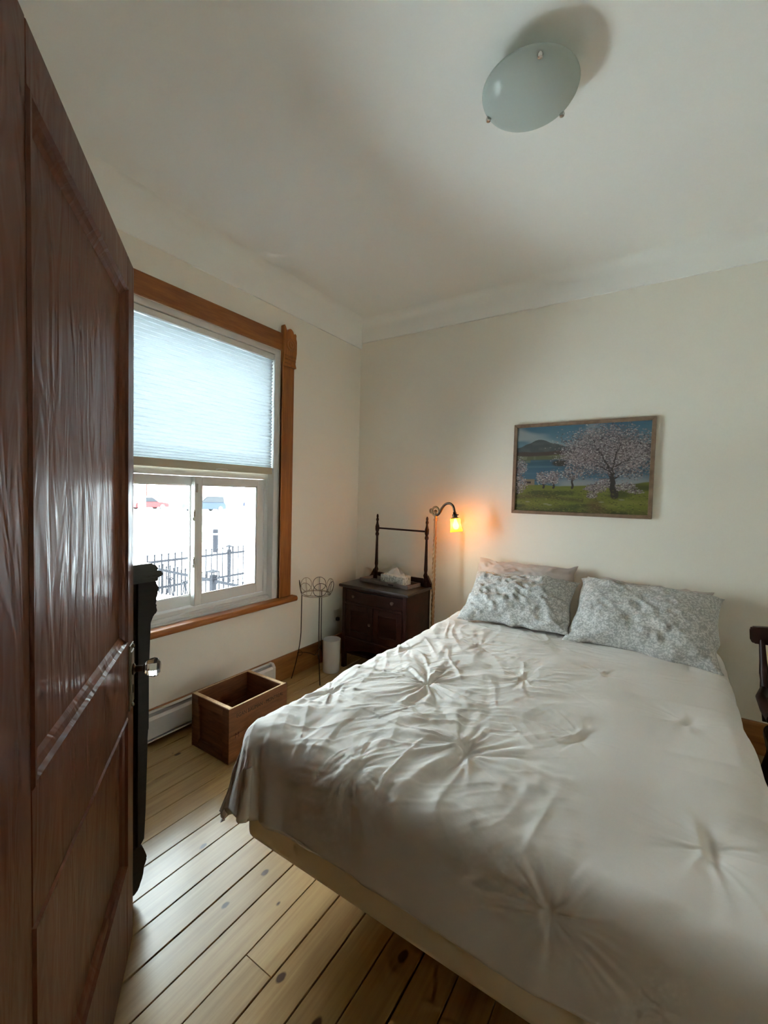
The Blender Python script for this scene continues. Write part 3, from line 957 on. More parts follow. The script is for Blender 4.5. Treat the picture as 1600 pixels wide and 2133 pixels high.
# pillows
def pillow(name, label, mat, w, dpt, hgt, loc, tilt, rotz, seed, group=None, crump=1.0, roll=0.0, flange=0.0):
    n, k = 90, 64
    u = np.linspace(-1, 1, n); v = np.linspace(-1, 1, k)
    U, V = np.meshgrid(u, v, indexing='ij')
    ex = np.clip(1 - np.abs(U) ** 3.2, 0, 1) ** .55; ey = np.clip(1 - np.abs(V) ** 2.8, 0, 1) ** .55
    prof = ex * ey
    Xp = w / 2 * U * (1 - .07 * (1 - V ** 2)) ; Yp = dpt / 2 * V * (1 - .10 * (1 - U ** 2))
    Xp = Xp + .010 * vnoise(V * 4 + 9, U * 4, seed + 3) * (np.abs(U) > .9) ; Yp = Yp + .012 * vnoise(U * 5, V * 5 + 4, seed + 4) * (np.abs(V) > .85)
    wr = crump * (.016 * vnoise(U * 2.2 + V * 1.6 + 7, V * 2.2 - U * .8, seed) + .013 * (.5 - np.abs(vnoise(U * 5 + V * 4, V * 3 - U * 2.6 + 3, seed + 1))) + .006 * vnoise(U * 12, V * 9, seed + 2))
    # creases that run in from the corners
    for su in (-1, 1):
        for sv in (-1, 1):
            rr = np.hypot((U - su) * 1.2, V - sv); aa = np.arctan2(V - sv, U - su)
            wr = wr + crump * .010 * np.exp(-rr / .5) * vnoise(aa * 6 + 30, rr * 3, seed + 7)
    top = hgt * .62 * prof + wr * np.clip(prof * 2.5, 0, 1)
    bot = -hgt * .38 * prof
    V3t = np.stack([Xp, Yp, top], -1).reshape(-1, 3); V3b = np.stack([Xp, Yp, bot - .001], -1).reshape(-1, 3)
    allv = np.concatenate([V3t, V3b])
    i, j = np.meshgrid(np.arange(n - 1), np.arange(k - 1), indexing='ij')
    a = (i * k + j).ravel(); N0 = n * k
    ft = np.stack([a, a + k, a + k + 1, a + 1], 1); fb = np.stack([a, a + 1, a + k + 1, a + k], 1) + N0
    rim = [i_ * k for i_ in range(n)] + [(n - 1) * k + j_ for j_ in range(1, k)] + [i_ * k + k - 1 for i_ in range(n - 2, -1, -1)] + [j_ for j_ in range(k - 2, 0, -1)]
    fr_ = [[rim[q], rim[(q + 1) % len(rim)], rim[(q + 1) % len(rim)] + N0, rim[q] + N0] for q in range(len(rim))]
    me = bpy.data.meshes.new(name)
    me.from_pydata(allv.tolist(), [], ft.tolist() + fb.tolist() + fr_)
    me.update()
    bm = BM(); bm.from_mesh(me); bmesh.ops.recalc_face_normals(bm, faces=bm.faces); bm.to_mesh(me); bm.free()
    o = finish(name, me, mat, None, True, False)
    o.location = loc
    o.rotation_euler = (tilt, roll, rotz)
    mark(o, label, 'pillow', group)
    return o


pillow('bed_pillow', 'crumpled grey floral pillow on the window side of the bed, before a pink one', M['floral'], .68, .46, .17, (-.775, 2.80, .785), math.radians(33), math.radians(2), 3, 'pillows on the bed', 1.3, roll=math.radians(-1))
pillow('bed_pillow', 'long smooth grey floral pillow leaning at the chair side of the bed', M['floral'], .73, .50, .20, (-.088, 2.81, .785), math.radians(38), math.radians(-3), 15, 'pillows on the bed', 1.0, roll=math.radians(1.5))
pillow('bed_pillow', 'dusty pink pillow propped against the wall behind the crumpled floral one', M['pinkcase'], .70, .46, .15, (-.83, 3.045, .80), math.radians(52), math.radians(2), 27, 'pillows on the bed', .9)
pillow('bed_pillow', 'pinkish grey pillow almost hidden behind the long smooth floral pillow', M['pinkcase'], .70, .46, .15, (-.09, 3.05, .76), math.radians(46), math.radians(-2), 33, 'pillows on the bed', .9)

# ================================================================== washstand
WX0, WX1, WYF, WYB, WT = -2.245, -1.585, 2.79, 3.205, .70
ws = thing('washstand', ((WX0 + WX1) / 2, (WYF + WYB) / 2, 0), 'dark mahogany washstand with a turned towel rail, drawer and two doors', 'washstand')
wm = M['washstand']
bx0, bx1, byf, byb = WX0 + .022, WX1 - .022, WYF + .025, WYB
def wpt(name, *b, m=None, bev=.003, par=None, seg=1):
    bm = BM()
    for q in b: box(bm, *q, bev=bev, seg=seg)
    return obj(name, bm, m or wm, par or ws)


wpt('top', (WX0, WX1, WYF, WYB, .676, WT), m=M['washtop'], bev=.007, seg=3)
wpt('side_panel', (bx0, bx0 + .018, byf + .02, byb - .01, .10, .676)); wpt('side_panel', (bx1 - .018, bx1, byf + .02, byb - .01, .10, .676))
wpt('back_panel', (bx0 + .018, bx1 - .018, byb - .02, byb - .01, .10, .676))
wpt('base_board', (bx0 + .018, bx1 - .018, byf + .02, byb - .02, .115, .13))
for lx in (bx0, bx1 - .036):
    for ly in (byf, byb - .036):
        wpt('leg', (lx, lx + .036, ly, ly + .036, 0, .676))
wpt('rail', (bx0 + .036, bx1 - .036, byf + .003, byf + .025, .655, .676)); mr_ = wpt('rail', (bx0 + .036, bx1 - .036, byf - .008, byf + .025, .540, .560), bev=.004)
wpt('rail', (bx0 + .036, bx1 - .036, byf - .006, byf + .025, .245, .265), bev=.004)
# apron curved at the foot
ap = [(bx0 + .036, .245), (bx0 + .036, .115)] + [(bx0 + .036 + (bx1 - bx0 - .072) * i / 12, .13 + .05 * math.sin(PI * i / 12)) for i in range(13)] + [(bx1 - .036, .115), (bx1 - .036, .245)]
bm = BM(); prism(bm, ap, 'y', byf + .006, byf + .02); obj('apron', bm, wm, ws)
# drawer, its front swells slightly
dr = [(bx0 + .038, .562), (bx1 - .038, .562), (bx1 - .038, .653), (bx0 + .038, .653)]
bm = BM()
n = 14
top_ = []; bot_ = []
for i in range(n + 1):
    xx = bx0 + .038 + (bx1 - bx0 - .076) * i / n; yy = byf + .006 - .018 * math.sin(PI * i / n)
    top_.append((xx, yy)); bot_.append((xx, byf + .022))
prism(bm, top_ + bot_[::-1], 'z', .562, .653)
dw = obj('drawer', bm, wm, ws)


def turned_knob(x, y, z, r, par, m):
    bm = BM(); lathe(bm, [(r * .5, 0), (r * .4, r * .6), (r * .9, r * 1.0), (r, r * 1.3), (r * .7, r * 1.65), (0, r * 1.75)], 16, T3(x, y, z) @ Matrix.Rotation(PI / 2, 4, 'X'))
    return obj('knob', bm, m, par, smooth=True)


turned_knob(-2.095, byf - .006, .613, .014, dw, M['knob']); turned_knob(-1.725, byf - .006, .613, .014, dw, M['knob'])
xm_ = (bx0 + bx1) / 2
for a, b in ((bx0 + .038, xm_ - .003), (xm_ + .003, bx1 - .038)):
    dd = wpt('cabinet_door', (a, a + .05, byf + .002, byf + .02, .267, .538), (b - .05, b, byf + .002, byf + .02, .267, .538), (a + .05, b - .05, byf + .002, byf + .02, .267, .317), (a + .05, b - .05, byf + .002, byf + .02, .488, .538), bev=.002)
    wpt('door_panel', (a + .048, b - .048, byf + .012, byf + .018, .315, .49), par=dd, bev=0)
    wpt('panel_bead', (a + .05, b - .05, byf + .004, byf + .013, .317, .325), par=dd, bev=.002)
    if a < xm_ - .1: turned_knob(b - .020, byf + .002, .405, .013, dd, M['knob'])
# towel rail harp
PZ = [(.020, .0), (.022, .012), (.014, .03), (.020, .05), (.012, .075), (.0155, .10), (.0135, .16), (.0105, .30), (.010, .345), (.016, .355), (.016, .368), (.011, .38), (.0175, .40), (.0175, .43), (.011, .452), (.008, .472), (.013, .49), (.008, .505), (.010, .52), (.006, .535), (0, .54)]
py_ = 3.165
posts = []
for px_ in (-2.125, -1.635):
    bm = BM(); lathe(bm, [(r, .735 + z) for r, z in PZ], 18, T3(px_, py_, 0)); box(bm, px_ - .02, px_ + .02, py_ - .02, py_ + .02, WT, .735, bev=.003)
    posts.append(obj('towel_post', bm, wm, ws, smooth=True))
bm = BM(); tube(bm, [(-2.125, py_, 1.15), (-1.635, py_, 1.15)], .0075, 12); obj('towel_bar', bm, wm, ws, smooth=True)
wpt('back_rail', (-2.105, -1.655, py_ - .009, py_ + .009, WT, .762), bev=.004)
for sx, px_ in ((-1, -2.145), (1, -1.615)):
    o = [(0, WT), (sx * .06, WT), (sx * .055, .712), (sx * .03, .735), (sx * .014, .765), (0, .79)]
    bm = BM(); prism(bm, [(px_ + a, z) for a, z in o], 'y', py_ - .012, py_ + .012); obj('bracket', bm, wm, ws)

# tray with a tissue box
ta = math.radians(-5)
tr = thing('wooden_tray', (-1.915, 3.055, WT), 'shallow grey-brown wooden tray under the tissue box', 'tray', rotz=ta)
bm = BM(); box(bm, -.24, .24, -.085, .085, 0, .006); obj('tray_base', bm, M['washtop'], tr, local=True)
for q in ((-.25, .25, -.095, -.083), (-.25, .25, .083, .095), (-.25, -.238, -.083, .083), (.238, .25, -.083, .083)):
    bm = BM(); box(bm, *q, 0, .030, bev=.002); obj('tray_side', bm, M['tray'], tr, local=True)
bm = BM(); box(bm, .06, .11, -.0965, -.0945, .010, .020); obj('grip_slot', bm, M['washtop'], tr, local=True)
tb = thing('tissue_box', (-1.868, 3.075, WT + .0065), 'white marbled tissue box with a tissue pulled out of its slot', 'tissue box', rotz=math.radians(-5))
bm = BM(); box(bm, -.115, .115, -.058, .058, 0, .072, bev=.002); cb = obj('carton', bm, M['tissuebox'], tb, local=True)
bm = BM(); lathe(bm, [(1, .0722), (1, .0730)], 24, Matrix.Diagonal((.07, .022, 1, 1))); obj('slot', bm, plain('slot_film', (.5, .52, .52), .3), cb, local=True)
bm = BM()
rng = random.Random(5)
rows = []
for i in range(9):
    f = i / 8; row = []
    for k in range(28):
        a = 2 * PI * k / 28
        rr = (1 - f ** 1.5) * (1 + .22 * math.sin(5 * a + f * 2) + .12 * math.sin(9 * a + 1)) + .05
        row.append(bm.verts.new((.072 * rr * math.cos(a) + .012 * f, .024 * rr * math.sin(a), .070 + .066 * f + .004 * math.sin(7 * a + 3 * f))))
    rows.append(row)
for A, B in zip(rows[:-1], rows[1:]):
    for k in range(28): bm.faces.new((A[k], A[(k + 1) % 28], B[(k + 1) % 28], B[k]))
obj('tissue', bm, M['tissue'], tb, local=True, smooth=True, sharp=80)

# ================================================================== floor lamp
lx, ly = -1.528, 3.10
la = thing('floor_lamp', (lx, ly, 0), 'lit bridge-arm floor lamp with twisted gilt pole and amber glass shade', 'lamp')
bm = BM(); lathe(bm, [(.0, .0), (.115, .0), (.118, .012), (.10, .022), (.05, .032), (.028, .05), (.018, .08), (.012, .10)], 32, T3(lx, ly, 0)); obj('base', bm, M['brass'], la, smooth=True)
# rope-twisted tube: cross section with four lobes that turns as it rises
def rope(bm, z0, z1, r, pitch, lobes=3, depth=.16):
    nz = int((z1 - z0) / .006); seg = 24; rings = []
    for i in range(nz + 1):
        z = z0 + (z1 - z0) * i / nz; ring = []
        for k in range(seg):
            a = 2 * PI * k / seg
            rr = r * (1 + depth * math.cos(lobes * (a - 2 * PI * z / pitch)))
            ring.append(bm.verts.new((lx + rr * math.cos(a), ly + rr * math.sin(a), z)))
        rings.append(ring)
    for A, B in zip(rings[:-1], rings[1:]):
        for k in range(seg): bm.faces.new((A[k], A[(k + 1) % seg], B[(k + 1) % seg], B[k]))
    bm.faces.new(rings[0][::-1]); bm.faces.new(rings[-1])


bm = BM(); rope(bm, .095, 1.12, .0125, .11); obj('twisted_pole', bm, M['gilt'], la, smooth=True, sharp=70)
bm = BM(); lathe(bm, [(.0115, 1.115), (.0115, 1.245), (.015, 1.25), (.015, 1.262), (.010, 1.268), (.012, 1.285)], 18, T3(lx, ly, 0)); obj('upper_pole', bm, M['gilt'], la, smooth=True)
# scrolled casting at the top of the pole
dv = Vector((.97, -.24, 0))                     # the arm swings over the bed, slightly off the wall
O = Vector((lx, ly, 0))
def ap3(u, z): return O + dv * u + Vector((0, 0, z))
bm = BM()
pts = [ap3(-.002 + .034 * math.cos(a) , 1.323 + .034 * math.sin(a)) for a in [(-90 - 330 * i / 22) * PI / 180 for i in range(23)]]
tube(bm, pts, .0085, 8)
tube(bm, [ap3(-.046 + .015 * math.cos(a), 1.324 + .015 * math.sin(a)) for a in [2 * PI * i / 12 for i in range(12)]], .0075, 8, closed=True)
ball(bm, ap3(-.002, 1.322), .015, 12); tube(bm, [ap3(0, 1.275), ap3(0, 1.30)], .012, 10)
obj('scroll', bm, M['brass'], la, smooth=True, sharp=60)
# swan-neck arm
ctl = [(.0, 1.295), (.022, 1.298), (.044, 1.320), (.068, 1.357), (.100, 1.384), (.138, 1.390), (.168, 1.372), (.182, 1.342), (.188, 1.315)]
pts = []
for i in range(len(ctl) - 1):
    p0, p1, p2, p3 = [np.array(ctl[min(max(i + q, 0), len(ctl) - 1)]) for q in (-1, 0, 1, 2)]
    for t in np.linspace(0, 1, 6, endpoint=False):
        c = .5 * ((2 * p1) + (-p0 + p2) * t + (2 * p0 - 5 * p1 + 4 * p2 - p3) * t * t + (-p0 + 3 * p1 - 3 * p2 + p3) * t ** 3)
        pts.append(ap3(float(c[0]), float(c[1])))
pts.append(ap3(*ctl[-1]))
bm = BM(); tube(bm, pts, [.011 - .003 * i / len(pts) for i in range(len(pts))], 10); obj('arm', bm, M['bronze'], la, smooth=True)
# socket and shade share a tilted axis
ax_ = (dv * .16 + Vector((0, 0, -1))).normalized()
q_ = Vector((0, 0, 1)).rotation_difference(ax_).to_matrix().to_4x4()
Ms = Matrix.Translation(ap3(.186, 1.325)) @ q_
bm = BM(); lathe(bm, [(.008, -.004), (.013, .002), (.012, .010), (.0185, .018), (.019, .040), (.016, .044)], 20, Ms); obj('socket', bm, M['bronze'], la, smooth=True)
bm = BM(); tube(bm, [(.0, 0, .026), (-.035, 0, .024)], .003, 8, M=Ms @ Matrix.Rotation(PI, 4, 'Z') if False else Ms); ball(bm, Ms @ Vector((-.037, 0, .024)), .006, 8); obj('switch_key', bm, M['bronze'], la, smooth=True)
bm = BM(); lathe(bm, [(.019, .038), (.030, .042), (.034, .048), (.033, .052), (.016, .046)], 24, Ms); obj('shade_holder', bm, M['brass'], la, smooth=True)
bm = BM()
rings = []
for r, z in [(.028, .044), (.036, .050), (.039, .060), (.037, .068), (.037, .085), (.039, .110), (.043, .130), (.048, .146), (.0495, .150)]:
    ring = []
    for k in range(40):
        a = 2 * PI * k / 40
        ring.append(bm.verts.new(Ms @ Vector((r * (1 + .025 * math.cos(10 * a)) * math.cos(a), r * (1 + .025 * math.cos(10 * a)) * math.sin(a), z))))
    rings.append(ring)
for A, B in zip(rings[:-1], rings[1:]):
    for k in range(40): bm.faces.new((A[k], A[(k + 1) % 40], B[(k + 1) % 40], B[k]))
sh = obj('glass_shade', bm, M['amber'], la, smooth=True)
bm = BM(); lathe(bm, [(0, .132), (.012, .130), (.021, .118), (.023, .105), (.018, .085), (.011, .068), (.010, .05), (0, .048)], 20, Ms); obj('bulb', bm, M['bulb'], sh, smooth=True)

# ================================================================== painting
PX0, PX1, PZ0, PZ1 = -.972, -.075, 1.332, 1.986
pt = thing('framed_painting', ((PX0 + PX1) / 2, YB, PZ0), 'framed oil painting of blossoming trees by a lake, hung above the bed', 'painting')
fw, fd = .024, .030
pwood = wood('pale_oak_frame', (.17, .105, .062), (.34, .23, .15), grain=(6, 6, 6), rough=.5)
for name, poly in (('bottom', ((PX0, PZ0), (PX1, PZ0), (PX1 - fw, PZ0 + fw), (PX0 + fw, PZ0 + fw))), ('top', ((PX0 + fw, PZ1 - fw), (PX1 - fw, PZ1 - fw), (PX1, PZ1), (PX0, PZ1))),
                   ('l', ((PX0, PZ0), (PX0 + fw, PZ0 + fw), (PX0 + fw, PZ1 - fw), (PX0, PZ1))), ('r', ((PX1 - fw, PZ0 + fw), (PX1, PZ0), (PX1, PZ1), (PX1 - fw, PZ1 - fw)))):
    bm = BM(); prism(bm, poly, 'y', YB - fd, YB - .001); bmesh.ops.bevel(bm, geom=bm.edges[:], offset=.0022, segments=1, affect='EDGES'); obj('frame_side', bm, pwood, pt)


def paint_canvas():
    W, Hh = 420, 300
    rs = np.random.RandomState(8)
    img = np.zeros((Hh, W, 3))
    v, u = np.meshgrid(np.linspace(0, 1, Hh), np.linspace(0, 1, W), indexing='ij')
    def mixc(mask, col):
        nonlocal img
        mask = np.clip(mask, 0, 1)[..., None]
        img = img * (1 - mask) + np.array(col) * mask
    def nz(fx, fy, s): return vnoise(u * fx, v * fy, s)
    # sky
    img[:] = np.array((.055, .13, .185))
    mixc(sstep(.0, .3, v) * .5, (.20, .29, .32))
    mixc(sstep(.0, .6, nz(5, 9, 1) + .5 - u * 1.1) * .8, (.32, .35, .35))
    # mountains
    rid = .245 - .075 * np.exp(-((u - .19) / .10) ** 2) - .02 * np.exp(-((u - .33) / .06) ** 2) - .015 * np.sin(u * 9) + .006 * vnoise(u * 25, u * 0, 4)
    mixc(v > rid, (.060, .072, .070)); mixc((v > rid) * sstep(-.2, .6, nz(20, 30, 3)) * .4, (.10, .115, .11))
    mixc(sstep(.288, .30, v + .01 * nz(14, 3, 6)), (.065, .042, .036))
    mixc(sstep(.335, .35, v + .012 * nz(12, 3, 7)), (.10, .105, .05)); mixc(sstep(.34, .36, v) * sstep(0, .5, nz(26, 40, 8)) * .6, (.20, .19, .12))
    # lake
    mixc(sstep(.385, .40, v - .03 * (u < .12)), (.035, .085, .12)); mixc(sstep(.40, .58, v) * .6, (.06, .14, .22)); mixc((v > .40) * sstep(0, .6, nz(6, 40, 9)) * .35, (.10, .18, .22))
    # far shore thicket
    mixc(sstep(.0, .03, .07 - np.hypot((u - .36) * .9, (v - .435) * 1.5)) , (.045, .035, .028))
    # mist of distant blossom
    mixc(sstep(.56, .66, v + .04 * nz(9, 9, 10)) * sstep(.28, .42, u), (.24, .27, .29))
    # meadow
    g = sstep(.685, .70, v + .012 * np.sin(u * 11) - .06 * sstep(.75, 1, u) * 0 + .01 * nz(12, 5, 12) + .05 * sstep(.8, 1, u))
    mixc(g, (.14, .15, .022)); mixc(g * sstep(-.1, .5, nz(5, 14, 13)) * .8, (.045, .06, .016)); mixc(g * sstep(.1, .7, nz(7, 22, 14)) * .6, (.20, .20, .045)); mixc(g * sstep(.9, 1.0, v) * .6, (.035, .04, .014))
    mixc(g * np.exp(-((u - .64 - .1 * (v - .9)) / .07) ** 2) * sstep(.8, .9, v) * .7, (.12, .065, .03))
    mixc(g * np.exp(-((v - .84 + .02 * np.sin(u * 8)) / .03) ** 2) * (u < .55) * .7, (.05, .045, .018))
    # barn
    mixc((np.abs(u - .115) < .045) * (np.abs(v - .655) < .035), (.20, .15, .10)); mixc((np.abs(u - .105) < .025) * (np.abs(v - .66) < .012), (.03, .02, .02))
    def dab(cu, cv, ru, rv, col, a=1):
        x0, x1 = int(max(0, (cu - ru) * W)), int(min(W, (cu + ru) * W + 2)); y0, y1 = int(max(0, (cv - rv) * Hh)), int(min(Hh, (cv + rv) * Hh + 2))
        if x1 <= x0 or y1 <= y0: return
        uu, vv = u[y0:y1, x0:x1], v[y0:y1, x0:x1]
        mk = np.clip(1.4 - 1.4 * (((uu - cu) / ru) ** 2 + ((vv - cv) / rv) ** 2), 0, 1)[..., None] * a
        img[y0:y1, x0:x1] = img[y0:y1, x0:x1] * (1 - mk) + np.array(col) * mk
    def stroke(a, b, w0, w1, col):
        nst = int(max(abs(a[0] - b[0]) * W, abs(a[1] - b[1]) * Hh)) + 2
        for i in range(nst):
            f = i / (nst - 1); wd = w0 + (w1 - w0) * f
            dab(a[0] + (b[0] - a[0]) * f + .004 * math.sin(f * 9), a[1] + (b[1] - a[1]) * f, wd, wd * 1.4, col)
    def blossom(cu, cv, ru, rv, n, dens=1.0, edge=1.0):
        pal = [(.34, .30, .295), (.22, .185, .185), (.12, .095, .10), (.28, .225, .225), (.06, .048, .05), (.46, .43, .41)]
        for i in range(n):
            a = rs.uniform(0, 2 * PI); r = math.sqrt(rs.uniform(0, 1)) * (1 + .18 * rs.randn() * edge)
            c = pal[rs.choice(6, p=[.17, .22, .23, .16, .14, .08])]
            dab(cu + ru * r * math.cos(a), cv + rv * r * math.sin(a), rs.uniform(.004, .009), rs.uniform(.003, .008), c, dens)
    dk = (.035, .026, .024)
    # left-hand tree
    stroke((.015, .80), (.03, .50), .012, .006, dk); blossom(.03, .48, .06, .10, 420); blossom(.03, .68, .06, .10, 420)
    for (a, b, r_) in ((.235, .60, .06), (.315, .60, .045), (.46, .56, .085)):
        stroke((a, .72), (a + .003, b + .02), .010, .006, dk); stroke((a, .64), (a - .03, b), .005, .003, dk); stroke((a, .64), (a + .035, b), .005, .003, dk)
        blossom(a, b, r_, .075, 330)
    # the great tree
    dab(.70, .31, .34, .29, (.10, .085, .09), .8)
    stroke((.77, .80), (.745, .62), .030, .020, dk); stroke((.745, .62), (.725, .50), .018, .012, dk); stroke((.75, .60), (.755, .40), .014, .007, dk)
    for a, b in (((.725, .50), (.64, .30)), ((.725, .50), (.62, .47)), ((.755, .42), (.80, .22)), ((.64, .33), (.60, .18)), ((.66, .36), (.70, .2)), ((.755, .48), (.88, .38)), ((.88, .38), (.93, .22)), ((.75, .62), (.86, .52))): stroke(a, b, .009, .004, dk)
    blossom(.69, .30, .33, .27, 3900, .9); blossom(.88, .40, .14, .20, 1100, .9); blossom(.50, .36, .12, .12, 700, .9)
    for a, b in (((.725, .50), (.66, .33)), ((.755, .42), (.79, .26)), ((.765, .48), (.86, .40)), ((.75, .60), (.755, .42)), ((.74, .55), (.66, .47))): stroke(a, b, .006, .003, dk)
    blossom(.63, .72, .07, .05, 420); blossom(.61, .80, .035, .03, 180); blossom(.84, .70, .07, .04, 300); blossom(.91, .75, .05, .02, 150); blossom(.70, .66, .06, .05, 300)
    stroke((.77, .80), (.745, .62), .022, .015, dk)
    # flecks in the grass
    for i in range(900):
        cu, cv = rs.uniform(0, 1), rs.uniform(.74, 1)
        dab(cu, cv, rs.uniform(.004, .012), rs.uniform(.002, .005), [(.22, .21, .05), (.05, .06, .018), (.16, .14, .04), (.03, .03, .012)][rs.randint(4)], .7)
    for cu, cv in ((.11, .89), (.26, .91), (.29, .92), (.82, .84), (.68, .87)): dab(cu, cv, .025, .010, (.24, .24, .16), .8)
    return img, W, Hh


img, W, Hh = paint_canvas()
x0, x1, z0, z1 = PX0 + fw - .003, PX1 - fw + .003, PZ0 + fw - .003, PZ1 - fw + .003
jj, ii = np.meshgrid(np.arange(Hh), np.arange(W), indexing='ij')
po = LOC[pt.name]
vv = np.stack([x0 + (x1 - x0) * ii / (W - 1) - po.x, np.full(ii.shape, YB - .018 - po.y), z1 - (z1 - z0) * jj / (Hh - 1) - po.z], -1).reshape(-1, 3)
a = (jj[:-1, :-1] * W + ii[:-1, :-1]).ravel()
me = bpy.data.meshes.new('canvas')
me.from_pydata(vv.tolist(), [], np.stack([a, a + W, a + W + 1, a + 1], 1).tolist())
me.update()
ca = me.color_attributes.new('paint', 'FLOAT_COLOR', 'POINT')
ca.data.foreach_set('color', np.concatenate([img.reshape(-1, 3), np.ones((W * Hh, 1))], 1).astype(np.float32).ravel())
m, nt, p = new_mat('oil_paint')
at_ = nt.nodes.new('ShaderNodeVertexColor'); at_.layer_name = 'paint'
lk(nt, at_.outputs[0], p.inputs['Base Color'])
nn = nt.nodes.new('ShaderNodeTexNoise'); nn.inputs['Scale'].default_value = 160
bb = nt.nodes.new('ShaderNodeBump'); bb.inputs['Strength'].default_value = .3; bb.inputs['Distance'].default_value = .002
tcn = nt.nodes.new('ShaderNodeTexCoord'); lk(nt, tcn.outputs['Object'], nn.inputs['Vector']); lk(nt, nn.outputs[0], bb.inputs['Height']); lk(nt, bb.outputs[0], p.inputs['Normal'])
setp(p, rough=.5)
finish('canvas', me, m, pt, False, False)
bm = BM(); box(bm, PX0 + .01, PX1 - .01, YB - .016, YB - .002, PZ0 + .01, PZ1 - .01); obj('backing', bm, M['tray'], pt)

# ================================================================== wooden crate
cx0, cx1, cy0, cy1, ch = -2.195, -1.868, 1.437, 1.838, .300
cr_ = thing('wooden_crate', ((cx0 + cx1) / 2, (cy0 + cy1) / 2, 0), 'old open wooden crate with dark stencilled lettering, standing by the heater', 'crate')
th = .010
for sx, a in ((0, cx0), (1, cx1 - th)):
    for z0, z1 in ((.002, .146), (.148, ch)):
        bm = BM(); box(bm, a, a + th, cy0 - .002, cy1 + (.012 if sx else .002), z0, z1, bev=.0012); sb = obj('side_board', bm, M['crate'], cr_)
    bm = BM(); box(bm, a + .0004, a + th - .0004, cy0, cy1, ch - .0005, ch + .0012); obj('worn_edge', bm, M['crate_end'], sb)
bm = BM(); box(bm, cx0 + th, cx1 - th, cy0 + .026, cy1 - .026, .004, .016); obj('bottom_board', bm, M['crate'], cr_)
for y0, y1, out in ((cy0, cy0 + .026, 0), (cy1 - .026, cy1, 1)):
    yp0, yp1 = (y0 + .014, y1) if not out else (y0, y1 - .014)
    yb0, yb1 = (y0, y0 + .014) if not out else (y1 - .014, y1)
    bm = BM(); box(bm, cx0 + th, cx1 - th, yp0, yp1, .002, ch - .002, bev=.001); ep = obj('end_board', bm, M['crate'], cr_)
    for q in ((cx0 + th, cx0 + th + .048, .002, ch - .002), (cx1 - th - .048, cx1 - th, .002, ch - .002), (cx0 + th + .048, cx1 - th - .048, .002, .050), (cx0 + th + .048, cx1 - th - .048, ch - .050, ch - .002)):
        bm = BM(); box(bm, q[0], q[1], yb0, yb1, q[2], q[3], bev=.0015); obj('batten', bm, M['crate'], cr_)
    bm = BM(); box(bm, cx0 + th + .001, cx1 - th - .001, y0 + .003, y1 - .002, ch - .003, ch + .001); obj('worn_edge', bm, M['crate_end'], ep)
bmt = text_mesh('EGAN BAUMAN - MONTREAL', .030)
wdt = max(v.co.x for v in bmt.verts)
Mt = Matrix(((0, 0, 1, cx1 + .0002), (.335 / wdt, 0, 0, cy0 + .045), (0, 1, 0, ch - .062), (0, 0, 0, 1)))
bmesh.ops.transform(bmt, matrix=Mt, verts=bmt.verts); obj('lettering', bmt, M['ink'], cr_)
bmt = text_mesh('M', .040)
Mt = Matrix(((0, 0, 1, cx1 + .0002), (1, 0, 0, cy0 + .035), (0, 1, 0, .130), (0, 0, 0, 1)))
bmesh.ops.transform(bmt, matrix=Mt, verts=bmt.verts); obj('lettering', bmt, M['ink_red'], cr_)

# ================================================================== wire plant stand
sx_, sy_, sz_ = -2.262, 2.535, .655
ps = thing('wire_plant_stand', (sx_, sy_, 0), 'empty tall wire plant stand with a crown of hoops near the corner', 'plant stand')
def circ(c, r, axis_dir, n=28, lean=0.0):
    """points of a hoop standing on the rim, facing outward"""
    a = axis_dir; t = Vector((-math.sin(a), math.cos(a), 0)); o = Vector((math.cos(a), math.sin(a), 0))
    upv = (Vector((0, 0, 1)) + o * lean).normalized()
    return [Vector(c) + t * (r * math.cos(2 * PI * i / n)) + upv * (r * math.sin(2 * PI * i / n)) for i in range(n)]


for zz, rr in ((sz_, .112), (sz_ + .008, .104)):
    bm = BM(); tube(bm, [(sx_ + rr * math.cos(2 * PI * i / 40), sy_ + rr * math.sin(2 * PI * i / 40), zz) for i in range(40)], .0028, 6, closed=True); obj('rim', bm, M['wire_gold'], ps, smooth=True)
for i in range(7):
    a = 2 * PI * i / 7 + .3
    c = Vector((sx_ + .122 * math.cos(a), sy_ + .122 * math.sin(a), sz_ + .057))
    bm = BM(); tube(bm, circ(c, .053, a, lean=.18), .0022, 6, closed=True)
    o = Vector((math.cos(a), math.sin(a), 0)); upv = (Vector((0, 0, 1)) + o * .18).normalized()
    tube(bm, [c - upv * .053, c + upv * .053], .0018, 6)
    obj('hoop', bm, M['wire_gold'] if i % 2 else M['wire'], ps, smooth=True)
for i, deg in enumerate((230, 325, 108)):
    a = math.radians(deg); pts = []
    for j in range(14):
        f = j / 13
        rr = .110 + .004 * f + .065 * max(0, f - .45) ** 1.6 / (.55 ** 1.6)
        pts.append((sx_ + rr * math.cos(a), sy_ + rr * math.sin(a), sz_ * (1 - f) + .003))
    bm = BM(); tube(bm, pts, .0035, 8); obj('leg', bm, M['wire'], ps, smooth=True)
bm = BM()
for i in range(3):
    a = math.radians((230, 325, 108)[i]); b = math.radians((230, 325, 108)[(i + 1) % 3])
    pa = Vector((sx_ + .135 * math.cos(a), sy_ + .135 * math.sin(a), .20)); pb = Vector((sx_ + .135 * math.cos(b), sy_ + .135 * math.sin(b), .20))
    mid = Vector((sx_, sy_, .17))
    tube(bm, [pa + (mid - pa) * (j / 8) + Vector((0, 0, .012 * math.sin(PI * j / 8))) for j in range(9)], .0022, 6)
    tube(bm, circ(pa - (pa - mid).normalized() * .018, .018, a + PI / 2, 16), .0018, 5, closed=True)
